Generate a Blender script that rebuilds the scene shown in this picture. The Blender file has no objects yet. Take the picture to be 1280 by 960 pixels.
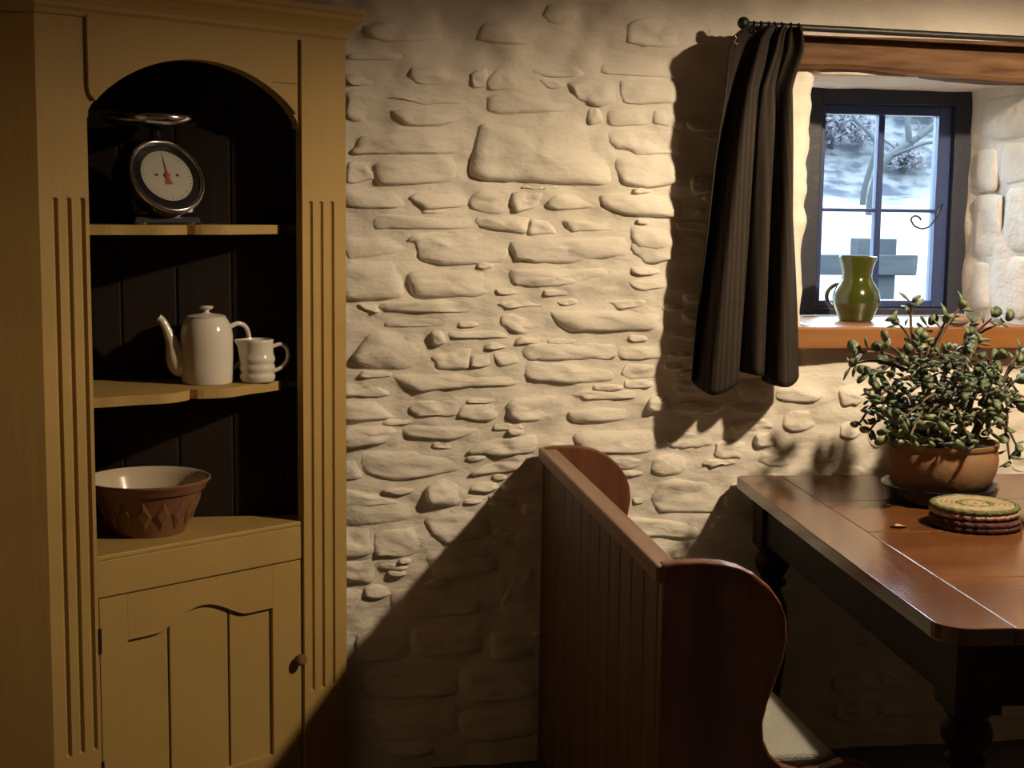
import bpy, bmesh, math, random
import numpy as np
from mathutils import Vector, Matrix, noise as mnoise

random.seed(7); RNG = random.Random(11)
sc = bpy.context.scene
COL = sc.collection

# ------------------------------------------------------------------ camera
FPX = 1800.0
YAW = math.radians(8.5); PITCH = math.atan(220 / FPX); ROLL = 0.012
CAM = Vector((0.0, -3.6, 1.45))
ROT = Matrix.Rotation(-YAW, 3, 'Z') @ Matrix.Rotation(math.pi / 2 - PITCH, 3, 'X') @ Matrix.Rotation(ROLL, 3, 'Z')
cd = bpy.data.cameras.new('camera'); cam = bpy.data.objects.new('camera', cd); COL.objects.link(cam)
cam.matrix_world = Matrix.Translation(CAM) @ ROT.to_4x4()
cd.sensor_width = 36.0; cd.lens = FPX / 1280 * 36; cd.clip_start = 0.05; cd.clip_end = 200
sc.camera = cam

# ------------------------------------------------------------------ world (cool overcast daylight), exposure
SKY_STRENGTH = 26.0
LAMP_EMISSION = 3300.0
LAMP_POS = Vector((1.81, -1.22, 2.17))
w = bpy.data.worlds.new('overcast_sky'); sc.world = w; w.use_nodes = True
bg = w.node_tree.nodes['Background']
bg.inputs[0].default_value = (0.70, 0.88, 1.0, 1); bg.inputs[1].default_value = SKY_STRENGTH
vs = sc.view_settings
vs.view_transform = 'Standard'; vs.look = 'None'; vs.gamma = 1.0; vs.use_curve_mapping = False
vs.exposure = 0.0

# ------------------------------------------------------------------ pixel -> place helpers
def ray(px, py):
    return ROT @ Vector(((px - 640) / FPX, -(py - 480) / FPX, -1.0))
def onp(px, py, p0, n):
    d = ray(px, py); n = Vector(n)
    return CAM + d * ((Vector(p0) - CAM).dot(n) / d.dot(n))
def wy(px, py, y=0.0): return onp(px, py, (0, y, 0), (0, 1, 0))
def wz(px, py, z): return onp(px, py, (0, 0, z), (0, 0, 1))

# ------------------------------------------------------------------ materials
def mat(name, base=(0.5, 0.5, 0.5), rough=0.6, metal=0.0, spec=0.5, var=None, vscale=8.0, vstretch=(1, 1, 1),
        bump=0.0, bscale=60.0, bstretch=(1, 1, 1), coat=0.0, detail=4.0, vlo=0.35, vhi=0.65, bdist=0.01, crough=0.1):
    m = bpy.data.materials.new(name); m.use_nodes = True
    nt = m.node_tree; b = nt.nodes['Principled BSDF']
    b.inputs['Base Color'].default_value = (*base, 1); b.inputs['Roughness'].default_value = rough
    b.inputs['Metallic'].default_value = metal; b.inputs['Specular IOR Level'].default_value = spec
    b.inputs['Coat Weight'].default_value = coat; b.inputs['Coat Roughness'].default_value = crough
    tc = nt.nodes.new('ShaderNodeTexCoord')
    if var is not None:
        mp = nt.nodes.new('ShaderNodeMapping'); mp.inputs['Scale'].default_value = vstretch
        n = nt.nodes.new('ShaderNodeTexNoise'); n.inputs['Scale'].default_value = vscale; n.inputs['Detail'].default_value = detail
        r = nt.nodes.new('ShaderNodeValToRGB')
        r.color_ramp.elements[0].position = vlo; r.color_ramp.elements[1].position = vhi
        r.color_ramp.elements[0].color = (*base, 1); r.color_ramp.elements[1].color = (*var, 1)
        nt.links.new(tc.outputs['Object'], mp.inputs[0]); nt.links.new(mp.outputs[0], n.inputs['Vector'])
        nt.links.new(n.outputs['Fac'], r.inputs[0]); nt.links.new(r.outputs[0], b.inputs['Base Color'])
    if bump > 0:
        mp = nt.nodes.new('ShaderNodeMapping'); mp.inputs['Scale'].default_value = bstretch
        n = nt.nodes.new('ShaderNodeTexNoise'); n.inputs['Scale'].default_value = bscale; n.inputs['Detail'].default_value = 5
        bp = nt.nodes.new('ShaderNodeBump'); bp.inputs['Strength'].default_value = bump; bp.inputs['Distance'].default_value = bdist
        nt.links.new(tc.outputs['Object'], mp.inputs[0]); nt.links.new(mp.outputs[0], n.inputs['Vector'])
        nt.links.new(n.outputs['Fac'], bp.inputs['Height']); nt.links.new(bp.outputs[0], b.inputs['Normal'])
    return m

def emis(name, col, strength):
    m = bpy.data.materials.new(name); m.use_nodes = True
    b = m.node_tree.nodes['Principled BSDF']; b.inputs['Base Color'].default_value = (*col, 1)
    b.inputs['Emission Color'].default_value = (*col, 1); b.inputs['Emission Strength'].default_value = strength
    return m

M = {}
M['white'] = mat('whitewash', (0.79, 0.735, 0.645), 0.92, spec=0.2, var=(0.70, 0.645, 0.545), vscale=5, bump=0.6, bscale=24, bstretch=(.7, 1, 1.3), vlo=0.45, vhi=0.8, bdist=0.012)
M['plain_wall'] = mat('plain_plaster', (0.27, 0.20, 0.145), 0.95, spec=0.2, bump=0.3, bscale=20)
M['ceiling'] = mat('ceiling_dark_planks', (0.24, 0.18, 0.13), 0.95, spec=0.2)
M['floor'] = mat('slate_floor', (0.06, 0.06, 0.066), 0.6, var=(0.10, 0.10, 0.105), vscale=3, bump=0.3, bscale=12)
M['mustard'] = mat('mustard_paint', (0.4121, 0.2748, 0.0907), 0.62, spec=0.35, var=(0.3679, 0.2426, 0.0751), vscale=3, bump=0.12, bscale=40, bstretch=(1, 1, .15))
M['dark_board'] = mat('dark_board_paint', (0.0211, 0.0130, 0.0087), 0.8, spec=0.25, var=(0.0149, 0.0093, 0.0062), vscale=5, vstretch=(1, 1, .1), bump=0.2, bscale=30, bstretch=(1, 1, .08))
M['pine'] = mat('pew_pine', (0.1310, 0.0718, 0.0281), 0.5, spec=0.3, var=(0.0811, 0.0387, 0.0150), vscale=14, vstretch=(3, 3, .14), bump=0.15, bscale=40, bstretch=(2, 2, .1))
M['pew_end'] = mat('pew_end_wood', (0.1581, 0.0605, 0.0290), 0.35, spec=0.4, var=(0.0930, 0.0332, 0.0157), vscale=9, vstretch=(2.5, 2.5, .25), bump=0.1, bscale=40, bstretch=(2, 2, .1))
M['cap'] = mat('worn_rail_wood', (0.2475, 0.1575, 0.1031), 0.5, spec=0.4, var=(0.1800, 0.1024, 0.0619), vscale=10, vstretch=(4, .25, 4), bump=0.1)
M['table_top'] = mat('polished_table_wood', (0.1508, 0.0598, 0.0208), 0.22, spec=0.6, var=(0.0884, 0.0302, 0.0099), vscale=4, vstretch=(.5, 3.0, 3), bump=0.06, bscale=14, bstretch=(.3, 3, 3), vlo=.3, vhi=.75)
M['table_end'] = mat('polished_table_end_wood', (0.1250, 0.0500, 0.0180), 0.17, spec=0.8, var=(0.0750, 0.0250, 0.0085), vscale=5, vstretch=(3, .5, 3), bump=0.06, bscale=14, bstretch=(3, .3, 3), vlo=.3, vhi=.75)
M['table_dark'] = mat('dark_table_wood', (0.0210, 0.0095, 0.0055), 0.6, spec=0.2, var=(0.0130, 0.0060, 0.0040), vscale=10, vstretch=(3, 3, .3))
M['oak_beam'] = mat('lintel_oak', (0.175, 0.092, 0.046), 0.75, spec=0.25, var=(0.055, 0.027, 0.013), vscale=12, vstretch=(.45, 3, 3), bump=0.6, bscale=16, bstretch=(.25, 3, 3), vlo=.42, vhi=.72, detail=9)
M['sill'] = mat('sill_wood', (0.3200, 0.1400, 0.0360), 0.45, spec=0.5, var=(0.2400, 0.0880, 0.0208), vscale=8, vstretch=(.3, 3, 3), coat=1.0, crough=.35)
M['frame'] = mat('window_navy_paint', (0.018, 0.022, 0.040), 0.45, spec=0.5, bump=0.15, bscale=50)
M['casement'] = mat('casement_navy_paint', (0.028, 0.050, 0.16), 0.32, spec=0.6)
M['iron'] = mat('black_iron', (0.015, 0.014, 0.014), 0.45, spec=0.5, bump=0.2)
M['chrome'] = mat('chrome', (0.75, 0.75, 0.75), 0.14, metal=1)
M['black'] = mat('black_enamel', (0.010, 0.010, 0.013), 0.25, spec=0.5)
M['dial'] = mat('dial_white', (0.4070, 0.3850, 0.3300), 0.5)
M['needle'] = mat('needle_red', (0.30, 0.05, 0.025), 0.5)
M['tick'] = mat('tick_black', (0.03, 0.03, 0.03), 0.6)
M['china'] = mat('white_china', (0.6560, 0.6068, 0.5248), 0.14, spec=0.5, coat=.3)
M['bowl_out'] = mat('bowl_buff_glaze', (0.2400, 0.1140, 0.0621), 0.3, spec=0.5, var=(0.1980, 0.0900, 0.0486), vscale=10)
M['bowl_in'] = mat('bowl_cream_glaze', (0.5780, 0.4845, 0.3655), 0.16, spec=0.5, coat=.2)
M['green'] = mat('green_glaze', (0.0522, 0.0608, 0.0076), 0.14, spec=0.6, var=(0.0276, 0.0428, 0.0076), vscale=9, coat=.4)
M['terracotta'] = mat('terracotta', (0.2480, 0.1138, 0.0465), 0.75, spec=0.3, var=(0.2108, 0.1339, 0.0744), vscale=12, bump=.15)
M['soil'] = mat('soil', (0.03, 0.02, 0.013), 0.95, bump=.8, bscale=50)
M['saucer'] = mat('saucer_blue_black', (0.006, 0.008, 0.013), 0.2, spec=0.4)
M['stem'] = mat('plant_bark', (0.0680, 0.0400, 0.0240), 0.75, var=(0.1120, 0.0680, 0.0400), vscale=30, bump=.4)
M['leaf'] = mat('jade_leaf', (0.1181, 0.1654, 0.0810), 0.5, spec=0.3, var=(0.1773, 0.2109, 0.1215), vscale=25)
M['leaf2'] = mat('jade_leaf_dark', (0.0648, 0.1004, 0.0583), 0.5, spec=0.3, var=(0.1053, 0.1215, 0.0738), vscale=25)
M['dryleaf'] = mat('dry_leaf', (0.50, 0.32, 0.20), 0.7)
M['cord_a'] = mat('cord_cream', (0.3450, 0.2775, 0.1650), 0.9, var=(0.2550, 0.2100, 0.1125), vscale=60, bump=.6, bscale=140)
M['cord_b'] = mat('cord_green', (0.1020, 0.1080, 0.0420), 0.9, bump=.6, bscale=140)
M['cord_c'] = mat('cord_maroon', (0.0525, 0.0126, 0.0098), 0.9, bump=.6, bscale=140)
M['cord_d'] = mat('cord_pink', (0.3450, 0.1500, 0.1125), 0.9, var=(0.3750, 0.3000, 0.2250), vscale=60, bump=.6, bscale=140)
M['cushion'] = mat('grey_pad', (0.2604, 0.2604, 0.2294), 0.95, spec=.1, bump=.4, bscale=200)
M['stone_pink'] = mat('pink_pebble', (0.2380, 0.1540, 0.1260), 0.6)
M['shade'] = mat('lampshade_tin', (0.30, 0.26, 0.20), 0.7)
M['bulb'] = emis('lamp_bulb_glow', (1.0, 0.78, 0.52), LAMP_EMISSION)
M['cable'] = mat('cable_brown', (0.05, 0.03, 0.02), 0.6)
M['grass'] = mat('pale_grass', (0.0527, 0.0546, 0.0496), 0.95, var=(0.0651, 0.0651, 0.0589), vscale=1.2, spec=.1)
M['bank'] = mat('hillside_scrub', (0.0224, 0.0251, 0.0317), 0.95, var=(0.0515, 0.0528, 0.0528), vscale=2.2, detail=8, spec=.1)
M['bush'] = mat('grey_bush', (0.0248, 0.0260, 0.0341), 0.9, var=(0.0465, 0.0434, 0.0496), vscale=4, spec=.1)
M['bark'] = mat('grey_bark', (0.0186, 0.0211, 0.0223), 0.9, spec=.1)
M['fence'] = mat('weathered_fence_wood', (0.0136, 0.0161, 0.0186), 0.9, var=(0.0211, 0.0236, 0.0260), vscale=6, vstretch=(.5, 3, 3), spec=.1)

def glass_mat():
    m = bpy.data.materials.new('window_glass'); m.use_nodes = True; nt = m.node_tree
    out = nt.nodes['Material Output']; nt.nodes.remove(nt.nodes['Principled BSDF'])
    t = nt.nodes.new('ShaderNodeBsdfTransparent'); t.inputs[0].default_value = (.95, .97, 1, 1)
    g = nt.nodes.new('ShaderNodeBsdfGlossy'); g.inputs['Roughness'].default_value = .02
    f = nt.nodes.new('ShaderNodeFresnel'); f.inputs[0].default_value = 1.35
    x = nt.nodes.new('ShaderNodeMixShader')
    nt.links.new(f.outputs[0], x.inputs[0]); nt.links.new(t.outputs[0], x.inputs[1]); nt.links.new(g.outputs[0], x.inputs[2])
    nt.links.new(x.outputs[0], out.inputs[0]); return m
M['glass'] = glass_mat()

def curtain_mat():
    m = mat('striped_tweed', (0.05, 0.04, 0.03), 0.95, spec=.1); nt = m.node_tree; b = nt.nodes['Principled BSDF']
    uv = nt.nodes.new('ShaderNodeUVMap'); uv.uv_map = 'UVMap'
    wv = nt.nodes.new('ShaderNodeTexWave'); wv.bands_direction = 'X'; wv.inputs['Scale'].default_value = 9.0
    wv.inputs['Distortion'].default_value = .3
    n = nt.nodes.new('ShaderNodeTexNoise'); n.inputs['Scale'].default_value = 160
    r = nt.nodes.new('ShaderNodeValToRGB'); r.color_ramp.elements[0].position = .35; r.color_ramp.elements[1].position = .95
    r.color_ramp.elements[0].color = (.036, .029, .024, 1); r.color_ramp.elements[1].color = (.056, .045, .036, 1)
    mx = nt.nodes.new('ShaderNodeMix'); mx.data_type = 'RGBA'; mx.blend_type = 'MULTIPLY'; mx.inputs[0].default_value = .6
    nt.links.new(uv.outputs[0], wv.inputs[0]); nt.links.new(uv.outputs[0], n.inputs[0])
    nt.links.new(wv.outputs['Color'], r.inputs[0]); nt.links.new(r.outputs[0], mx.inputs[6]); nt.links.new(n.outputs['Color'], mx.inputs[7])
    nt.links.new(mx.outputs[2], b.inputs['Base Color'])
    return m
M['tweed'] = curtain_mat()

# ------------------------------------------------------------------ object helpers
def link(name, me, m=None, parent=None, smooth=False, sharp=None, bevel=0.0, segs=2):
    me.name = name
    if m is not None and not me.materials:
        for k in (m if isinstance(m, (list, tuple)) else [m]): me.materials.append(M[k])
    if smooth: me.polygons.foreach_set('use_smooth', [True] * len(me.polygons))
    if sharp: me.set_sharp_from_angle(angle=math.radians(sharp))
    o = bpy.data.objects.new(name, me); COL.objects.link(o)
    if parent: o.parent = parent
    if bevel > 0:
        md = o.modifiers.new('bevel', 'BEVEL'); md.width = bevel; md.segments = segs; md.limit_method = 'ANGLE'
    return o
def pymesh(verts, faces):
    me = bpy.data.meshes.new('m'); me.from_pydata([tuple(v) for v in verts], [], faces); me.update(); return me
def bm2me(bm, norm=True):
    if norm: bmesh.ops.recalc_face_normals(bm, faces=bm.faces)
    me = bpy.data.meshes.new('m'); bm.to_mesh(me); bm.free(); return me
def thing(name, label, cat, loc=(0, 0, 0), rz=0, group=None):
    o = bpy.data.objects.new(name, None); COL.objects.link(o); o.empty_display_size = .05
    o.location = loc; o.rotation_euler = (0, 0, rz); return tag(o, label, cat, group)
def tag(o, label, cat=None, group=None, kind=None):
    o['label'] = label
    if cat: o['category'] = cat
    if group: o['group'] = group
    if kind: o['kind'] = kind
    return o
def structure(o, label=None):
    o['kind'] = 'structure'
    if label: o['label'] = label
    return o
def box(x0, x1, y0, y1, z0, z1, jit=0):
    v = [(x, y, z) for x in (x0, x1) for y in (y0, y1) for z in (z0, z1)]
    if jit: v = [(a + RNG.uniform(-jit, jit), b + RNG.uniform(-jit, jit), c + RNG.uniform(-jit, jit)) for a, b, c in v]
    f = [(0, 1, 3, 2), (4, 6, 7, 5), (0, 4, 5, 1), (2, 3, 7, 6), (0, 2, 6, 4), (1, 5, 7, 3)]
    return pymesh(v, f)
def lathe(profile, n=40, close_top=True, close_bot=True, wob=None):
    """profile: list of (r,z) bottom->top."""
    v, f = [], []
    for i, (r, z) in enumerate(profile):
        for k in range(n):
            a = 2 * math.pi * k / n; rr = r if not wob else wob(r, z, a)
            v.append((rr * math.cos(a), rr * math.sin(a), z))
    for i in range(len(profile) - 1):
        for k in range(n):
            a, b = i * n + k, i * n + (k + 1) % n
            f.append((a, b, b + n, a + n))
    if close_bot: f.append(tuple(range(n - 1, -1, -1)))
    if close_top: f.append(tuple((len(profile) - 1) * n + k for k in range(n)))
    return pymesh(v, f)
def tube(pts, rads, n=10, caps=True, flat=1.0):
    pts = [Vector(p) for p in pts]
    if not isinstance(rads, (list, tuple)): rads = [rads] * len(pts)
    v, f = [], []
    t0 = (pts[1] - pts[0]).normalized()
    up = Vector((0, 0, 1)) if abs(t0.z) < .9 else Vector((1, 0, 0))
    nrm = t0.cross(up).normalized()
    for i, p in enumerate(pts):
        t = (pts[min(i + 1, len(pts) - 1)] - pts[max(i - 1, 0)]).normalized()
        nrm = (nrm - t * nrm.dot(t)).normalized(); bn = t.cross(nrm)
        for k in range(n):
            a = 2 * math.pi * k / n
            v.append(p + (nrm * math.cos(a) + bn * math.sin(a) * flat) * rads[i])
    for i in range(len(pts) - 1):
        for k in range(n):
            a, b = i * n + k, i * n + (k + 1) % n
            f.append((a, b, b + n, a + n))
    if caps:
        f.append(tuple(range(n - 1, -1, -1))); f.append(tuple((len(pts) - 1) * n + k for k in range(n)))
    return pymesh(v, f)
def smooth_pts(pts, per=6, closed=False):
    pts = [Vector(p) for p in pts]; n = len(pts); out = []
    rng = range(n) if closed else range(n - 1)
    for i in rng:
        g = (lambda k: pts[k % n]) if closed else (lambda k: pts[max(0, min(n - 1, k))])
        p0, p1, p2, p3 = g(i - 1), g(i), g(i + 1), g(i + 2)
        for s in range(per):
            t = s / per
            out.append(.5 * ((2 * p1) + (p2 - p0) * t + (2 * p0 - 5 * p1 + 4 * p2 - p3) * t * t + (3 * p1 - p0 - 3 * p2 + p3) * t ** 3))
    if not closed: out.append(pts[-1])
    return out
def plate(poly, y0, y1):
    """polygon in (x,z), extruded from y0 (front) to y1."""
    bm = bmesh.new()
    vs_ = [bm.verts.new((x, y0, z)) for x, z in poly]
    fc = bm.faces.new(vs_)
    r = bmesh.ops.extrude_face_region(bm, geom=[fc])
    for g in r['geom']:
        if isinstance(g, bmesh.types.BMVert): g.co.y = y1
    big = [f for f in bm.faces if len(f.verts) > 4]
    bmesh.ops.triangulate(bm, faces=big)
    return bm2me(bm)
def slab(poly, z0, z1):
    bm = bmesh.new()
    vs_ = [bm.verts.new((x, y, z0)) for x, y in poly]
    fc = bm.faces.new(vs_)
    r = bmesh.ops.extrude_face_region(bm, geom=[fc])
    for g in r['geom']:
        if isinstance(g, bmesh.types.BMVert): g.co.z = z1
    bmesh.ops.triangulate(bm, faces=[f for f in bm.faces if len(f.verts) > 4])
    return bm2me(bm)
def nz(x, y, z): return mnoise.noise(Vector((x, y, z)))
def sstep(a, b, x):
    t = max(0.0, min(1.0, (x - a) / (b - a))) if a != b else 0.0
    return t * t * (3 - 2 * t)

# ================================================================== ROOM
XW, XE, YS, ZC = -0.70, 4.20, -5.20, 2.55
# window opening in the back wall (front face y=0)
OL, OR_, OB, OT = 1.306, 1.945, 1.10, 1.80
WDEPTH = 0.37                                    # depth at which the window frame sits
# --- stones traced on the wall, as rough outlines (tile coordinates of 2.909 x close-ups)
TA = [[(490,600),(525,460),(560,445),(690,455),(830,430),(920,450),(975,550),(995,650),(950,672),(700,660),(560,655),(500,635)],
[(555,350),(640,338),(680,345),(860,380),(830,405),(600,415),(555,400)],[(490,270),(545,245),(550,320),(500,325)],
[(550,290),(615,215),(650,250),(665,320),(560,325)],[(845,300),(1000,285),(1010,370),(930,380),(860,345)],
[(1030,300),(1060,290),(1240,300),(1260,375),(1060,378),(1035,345)],[(200,405),(260,400),(330,425),(460,400),(470,430),(380,458),(260,455)],
[(195,355),(330,345),(480,372),(330,378)],[(65,540),(90,500),(300,462),(460,465),(455,520),(430,560),(70,560)],
[(150,590),(420,575),(420,660),(160,670),(140,630)],[(490,720),(520,695),(630,695),(625,760),(580,780),(495,755)],
[(765,740),(800,705),(880,705),(940,755),(800,762)],[(645,700),(750,700),(735,750),(650,770)],
[(985,480),(1030,465),(1270,480),(1265,555),(1100,560),(1000,530)],[(1020,572),(1150,568),(1250,580),(1250,660),(1130,685),(1040,665),(1025,640)],
[(265,720),(300,700),(470,710),(470,750),(330,757)],[(30,690),(200,690),(250,740),(200,760),(40,750)],
[(140,800),(170,780),(340,785),(480,790),(500,830),(210,832),(145,830)],[(700,810),(720,795),(780,800),(800,850),(710,852)],
[(515,790),(690,785),(690,845),(520,825)],[(830,800),(1000,805),(1005,838),(860,840)],[(265,870),(300,850),(500,845),(620,880),(600,955),(330,955),(290,900)],
[(35,860),(150,850),(250,880),(240,915),(50,940)],[(640,880),(800,862),(1050,860),(1050,930),(800,960),(660,940)],[(1070,820),(1240,830),(1240,900),(1090,900)],
[(960,710),(1240,710),(1240,790),(1000,770)],[(40,200),(130,185),(230,190),(230,215),(50,218)],[(970,240),(1000,225),(1260,225),(1260,280),(985,270)],
[(735,290),(790,282),(835,310),(790,324)],[(35,265),(120,285),(130,310),(50,315)],[(40,335),(130,360),(140,400),(100,440),(40,430)],
[(920,400),(950,388),(975,440),(930,445)],[(992,400),(1130,395),(1150,450),(1000,455)],[(1160,400),(1265,400),(1265,470),(1160,455)],
[(45,590),(120,590),(140,655),(45,660)],[(700,240),(860,235),(900,270),(760,278)],[(270,250),(390,235),(440,280),(380,310),(280,300)]]
TB = [[(25,80),(200,75),(240,130),(235,205),(30,215)],[(265,150),(275,115),(520,105),(560,140),(550,190),(500,205),(290,205)],
[(630,120),(660,105),(960,100),(980,130),(860,160),(760,172),(650,160)],[(590,230),(640,213),(750,218),(750,240),(620,247)],[(80,235),(162,235),(150,267)],
[(170,230),(360,215),(490,215),(500,240),(460,265),(170,255)],[(180,300),(230,280),(400,285),(390,310),(200,318)],
[(60,435),(110,350),(160,325),(290,335),(320,420),(260,468),(150,468)],[(350,420),(400,400),(485,400),(485,460),(380,462)],[(492,420),(555,410),(558,455),(492,457)],
[(568,410),(650,400),(670,440),(600,455)],[(680,400),(720,375),(1010,380),(1010,430),(760,432),(700,430)],[(1030,390),(1180,385),(1180,430),(1040,432)],
[(1035,490),(1060,450),(1170,450),(1160,500),(1070,505)],[(210,495),(330,480),(640,500),(650,525),(460,532),(290,548)],[(270,605),(320,580),(440,585),(435,635),(300,640)],
[(445,640),(470,590),(580,595),(590,640),(550,656)],[(620,600),(650,575),(800,570),(830,620),(800,655),(680,658),(630,640)],[(860,560),(900,545),(1080,545),(1080,575),(900,582)],
[(850,620),(1060,610),(1080,650),(870,662)],[(25,520),(140,510),(200,560),(120,572),(30,560)],[(20,590),(150,580),(210,640),(180,650),(20,655)],
[(20,680),(200,670),(238,700),(170,740),(20,750)],[(245,690),(290,675),(480,670),(520,690),(420,727),(260,715)],[(15,800),(70,800),(93,865),(15,870)],
[(100,770),(300,770),(460,800),(430,840),(250,870),(110,850)],[(480,770),(560,720),(720,710),(720,770),(600,780)],[(490,850),(560,810),(640,800),(720,810),(600,850)],
[(325,905),(380,870),(450,880),(450,960),(340,960)],[(170,910),(240,898),(300,905),(240,927)],[(15,910),(170,930),(240,960),(15,970)],
[(700,442),(860,450),(1010,470),(1000,510),(870,520),(700,500)],[(410,330),(600,328),(620,355),(420,354)],[(605,270),(740,290),(750,330),(680,345),(605,320)],
[(780,262),(1000,250),(1170,270),(1150,320),(860,332)],[(1070,10),(1230,0),(1220,70),(1120,82)],[(1060,150),(1200,130),(1220,170),(1100,182)],
[(990,225),(1120,215),(1150,240),(1040,248)],[(870,700),(1140,690),(1150,760),(1100,775),(900,770)],[(1150,940),(1180,880),(1280,860),(1400,900),(1410,985),(1180,985)],
[(345,330),(380,320),(400,370),(350,382)]]
TC = [[(10,40),(180,45),(265,80),(260,140),(30,165)],[(20,180),(120,170),(138,260),(30,275)],[(145,190),(280,170),(310,230),(280,270),(150,272)],
[(20,300),(150,290),(130,370),(20,350)],[(10,400),(100,400),(60,480),(10,500)],[(600,450),(640,370),(720,310),(720,480),(640,500)],
[(1060,140),(1280,150),(1340,190),(1280,215),(1080,195)],[(1050,235),(1270,240),(1260,280),(1060,278)],[(320,150),(420,90),(540,110),(560,200),(400,230)],
[(330,260),(560,240),(580,330),(380,360)],[(200,400),(480,385),(520,480),(240,500)],[(560,560),(700,540),(715,640),(580,660)],[(280,540),(520,520),(530,620),(300,640)],
[(80,560),(250,530),(260,640),(90,660)],[(100,700),(420,670),(430,780),(120,790)],[(460,690),(700,680),(715,790),(480,800)],[(150,830),(420,810),(430,930),(160,940)],[(460,840),(710,830),(715,930),(470,940)]]
STONES = []
for tiles, ox, oy in ((TA, 420, 0), (TB, 420, 300), (TC, 420, 600)):
    for p in tiles:
        q = [wy(ox + x / 2.909, oy + y / 2.909) for x, y in p]
        STONES.append([(v.x, v.z) for v in q])
def bbox(p): xs = [a for a, b in p]; zs = [b for a, b in p]; return min(xs), max(xs), min(zs), max(zs)
def overlaps(b, bs, m=.0):
    return any(b[0] < c[1] - m and b[1] > c[0] + m and b[2] < c[3] - m and b[3] > c[2] + m for c in bs)
boxes = [bbox(p) for p in STONES]
n_traced = len(STONES)
def try_fill(x0, x1, z0, z1, n, wlo, whi, hlo, hhi):
    for _ in range(n):
        w_, h_ = RNG.uniform(wlo, whi), RNG.uniform(hlo, hhi)
        cx, cz = RNG.uniform(x0, x1), RNG.uniform(z0, z1)
        b = (cx - w_ / 2, cx + w_ / 2, cz - h_ / 2, cz + h_ / 2)
        if b[0] < .12 or overlaps(b, boxes, .004): continue
        if b[1] > OL - .03 and b[0] < OR_ + .03 and b[3] > OB - .09 and b[2] < OT + .14: continue
        pts = []
        for sx, sz in ((-1, -.55), (-.45, -1), (.5, -1), (1, -.5), (1, .5), (.45, 1), (-.5, 1), (-1, .45)):
            pts.append((cx + w_ / 2 * sx * RNG.uniform(.86, 1), cz + h_ / 2 * sz * RNG.uniform(.82, 1)))
        STONES.append(pts); boxes.append(b)
try_fill(.15, 1.34, .05, 1.68, 900, .07, .17, .028, .07)
try_fill(.15, 1.34, .30, 1.66, 260, .05, .11, .016, .026)
try_fill(.92, 1.45, .50, 1.08, 400, .06, .15, .03, .065)
try_fill(1.30, 2.10, .10, 1.05, 400, .08, .19, .045, .09)
try_fill(.15, 1.30, .40, 1.66, 500, .035, .10, .014, .024)

try_fill(.15, 1.25, 1.70, 1.95, 60, .09, .20, .05, .09)

edgeL = lambda z: OL + .011 * nz(7.1, z * 11, 2.2) + .007 * nz(3.3, z * 27, 9.2) + .018 * (z - 1.45)
edgeR = lambda z: OR_ + .012 * nz(17.1, z * 6, 5.2)
def relief0(x, z):
    up = sstep(1.66, 1.85, z)
    led = 1 - abs(nz(x * 5.5, z * 21, 6.6)) * 2
    return -(.0045 * max(0, led) * nz(x * 3, z * 5, 12.1) + .012 * nz(x * 3.1, z * 4.3, 1.7) + (.008 + .003 * up) * nz(x * 9, z * 15, 4.2) + .0055 * nz(x * 19, z * 30, 8.1) + .022 * up * nz(x * 6 + 3, z * 8, 2.7) + .008 * up * nz(x * 15, z * 15, 5.7))
# soft swelling of the limewash round every stone
SB = []
for i, p in enumerate(STONES):
    b = bbox(p); SB.append(((b[0] + b[1]) / 2, (b[2] + b[3]) / 2, (b[1] - b[0]) / 2 + .010, (b[3] - b[2]) / 2 + .008))
HS = []
for i, p in enumerate(STONES):
    b = bbox(p); size = min(b[1] - b[0], b[3] - b[2])
    h = RNG.uniform(.006, .016) * (.65 + .35 * min(1, size / .06))
    if b[3] > 1.70: h *= .75
    if i == 0: h = .022
    if i >= n_traced and b[0] > 1.25: h *= .55
    HS.append(h)
SBa = np.array(SB); HSa = np.array(HS)
def swell(x, z):
    d = np.sqrt(((x - SBa[:, 0]) / SBa[:, 2]) ** 2 + ((z - SBa[:, 1]) / SBa[:, 3]) ** 2)
    t = np.clip((1.22 - d) / .62, 0, 1); s = t * t * (3 - 2 * t)
    return float(np.max(s * HSa) * .34)
def wall_y(x, z):
    y = relief0(x, z) - (swell(x, z) if .1 < x < 2.15 else 0)
    # rounded arris at the window opening
    if OB - .05 < z < OT + .05:
        for e, s in ((edgeL(z), 1), (edgeR(z), -1)):
            d = (e - x) * s
            if -1e-4 <= d < .03: y += .022 * (1 - d / .03) ** 2
    return y

def axis_vals(stops, step):
    out = []
    for a, b in zip(stops[:-1], stops[1:]):
        n = max(1, int(round((b - a) / step)))
        out += [a + (b - a) * k / n for k in range(n)]
    return out + [stops[-1]]
xsv = axis_vals([XW, .08], .06)[:-1] + axis_vals([.08, OL, OR_, 2.12], .0125)[:-1] + axis_vals([2.12, XE], .06)
zsv = axis_vals([0, .2], .05)[:-1] + axis_vals([.2, OB, OT, 2.02], .0125)[:-1] + axis_vals([2.02, ZC], .05)
iL, iR = xsv.index(OL), xsv.index(OR_); jB, jT = zsv.index(OB), zsv.index(OT)
V, Fc = [], []; NX = len(xsv)
for j, z in enumerate(zsv):
    for i, x in enumerate(xsv):
        xx = x
        if jB <= j <= jT:
            if i <= iL: xx = x + (edgeL(z) - OL) * sstep(OL - .12, OL, x)
            elif i >= iR: xx = x + (edgeR(z) - OR_) * (1 - sstep(OR_, OR_ + .12, x))
        V.append((xx, wall_y(xx, z), z))
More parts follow.
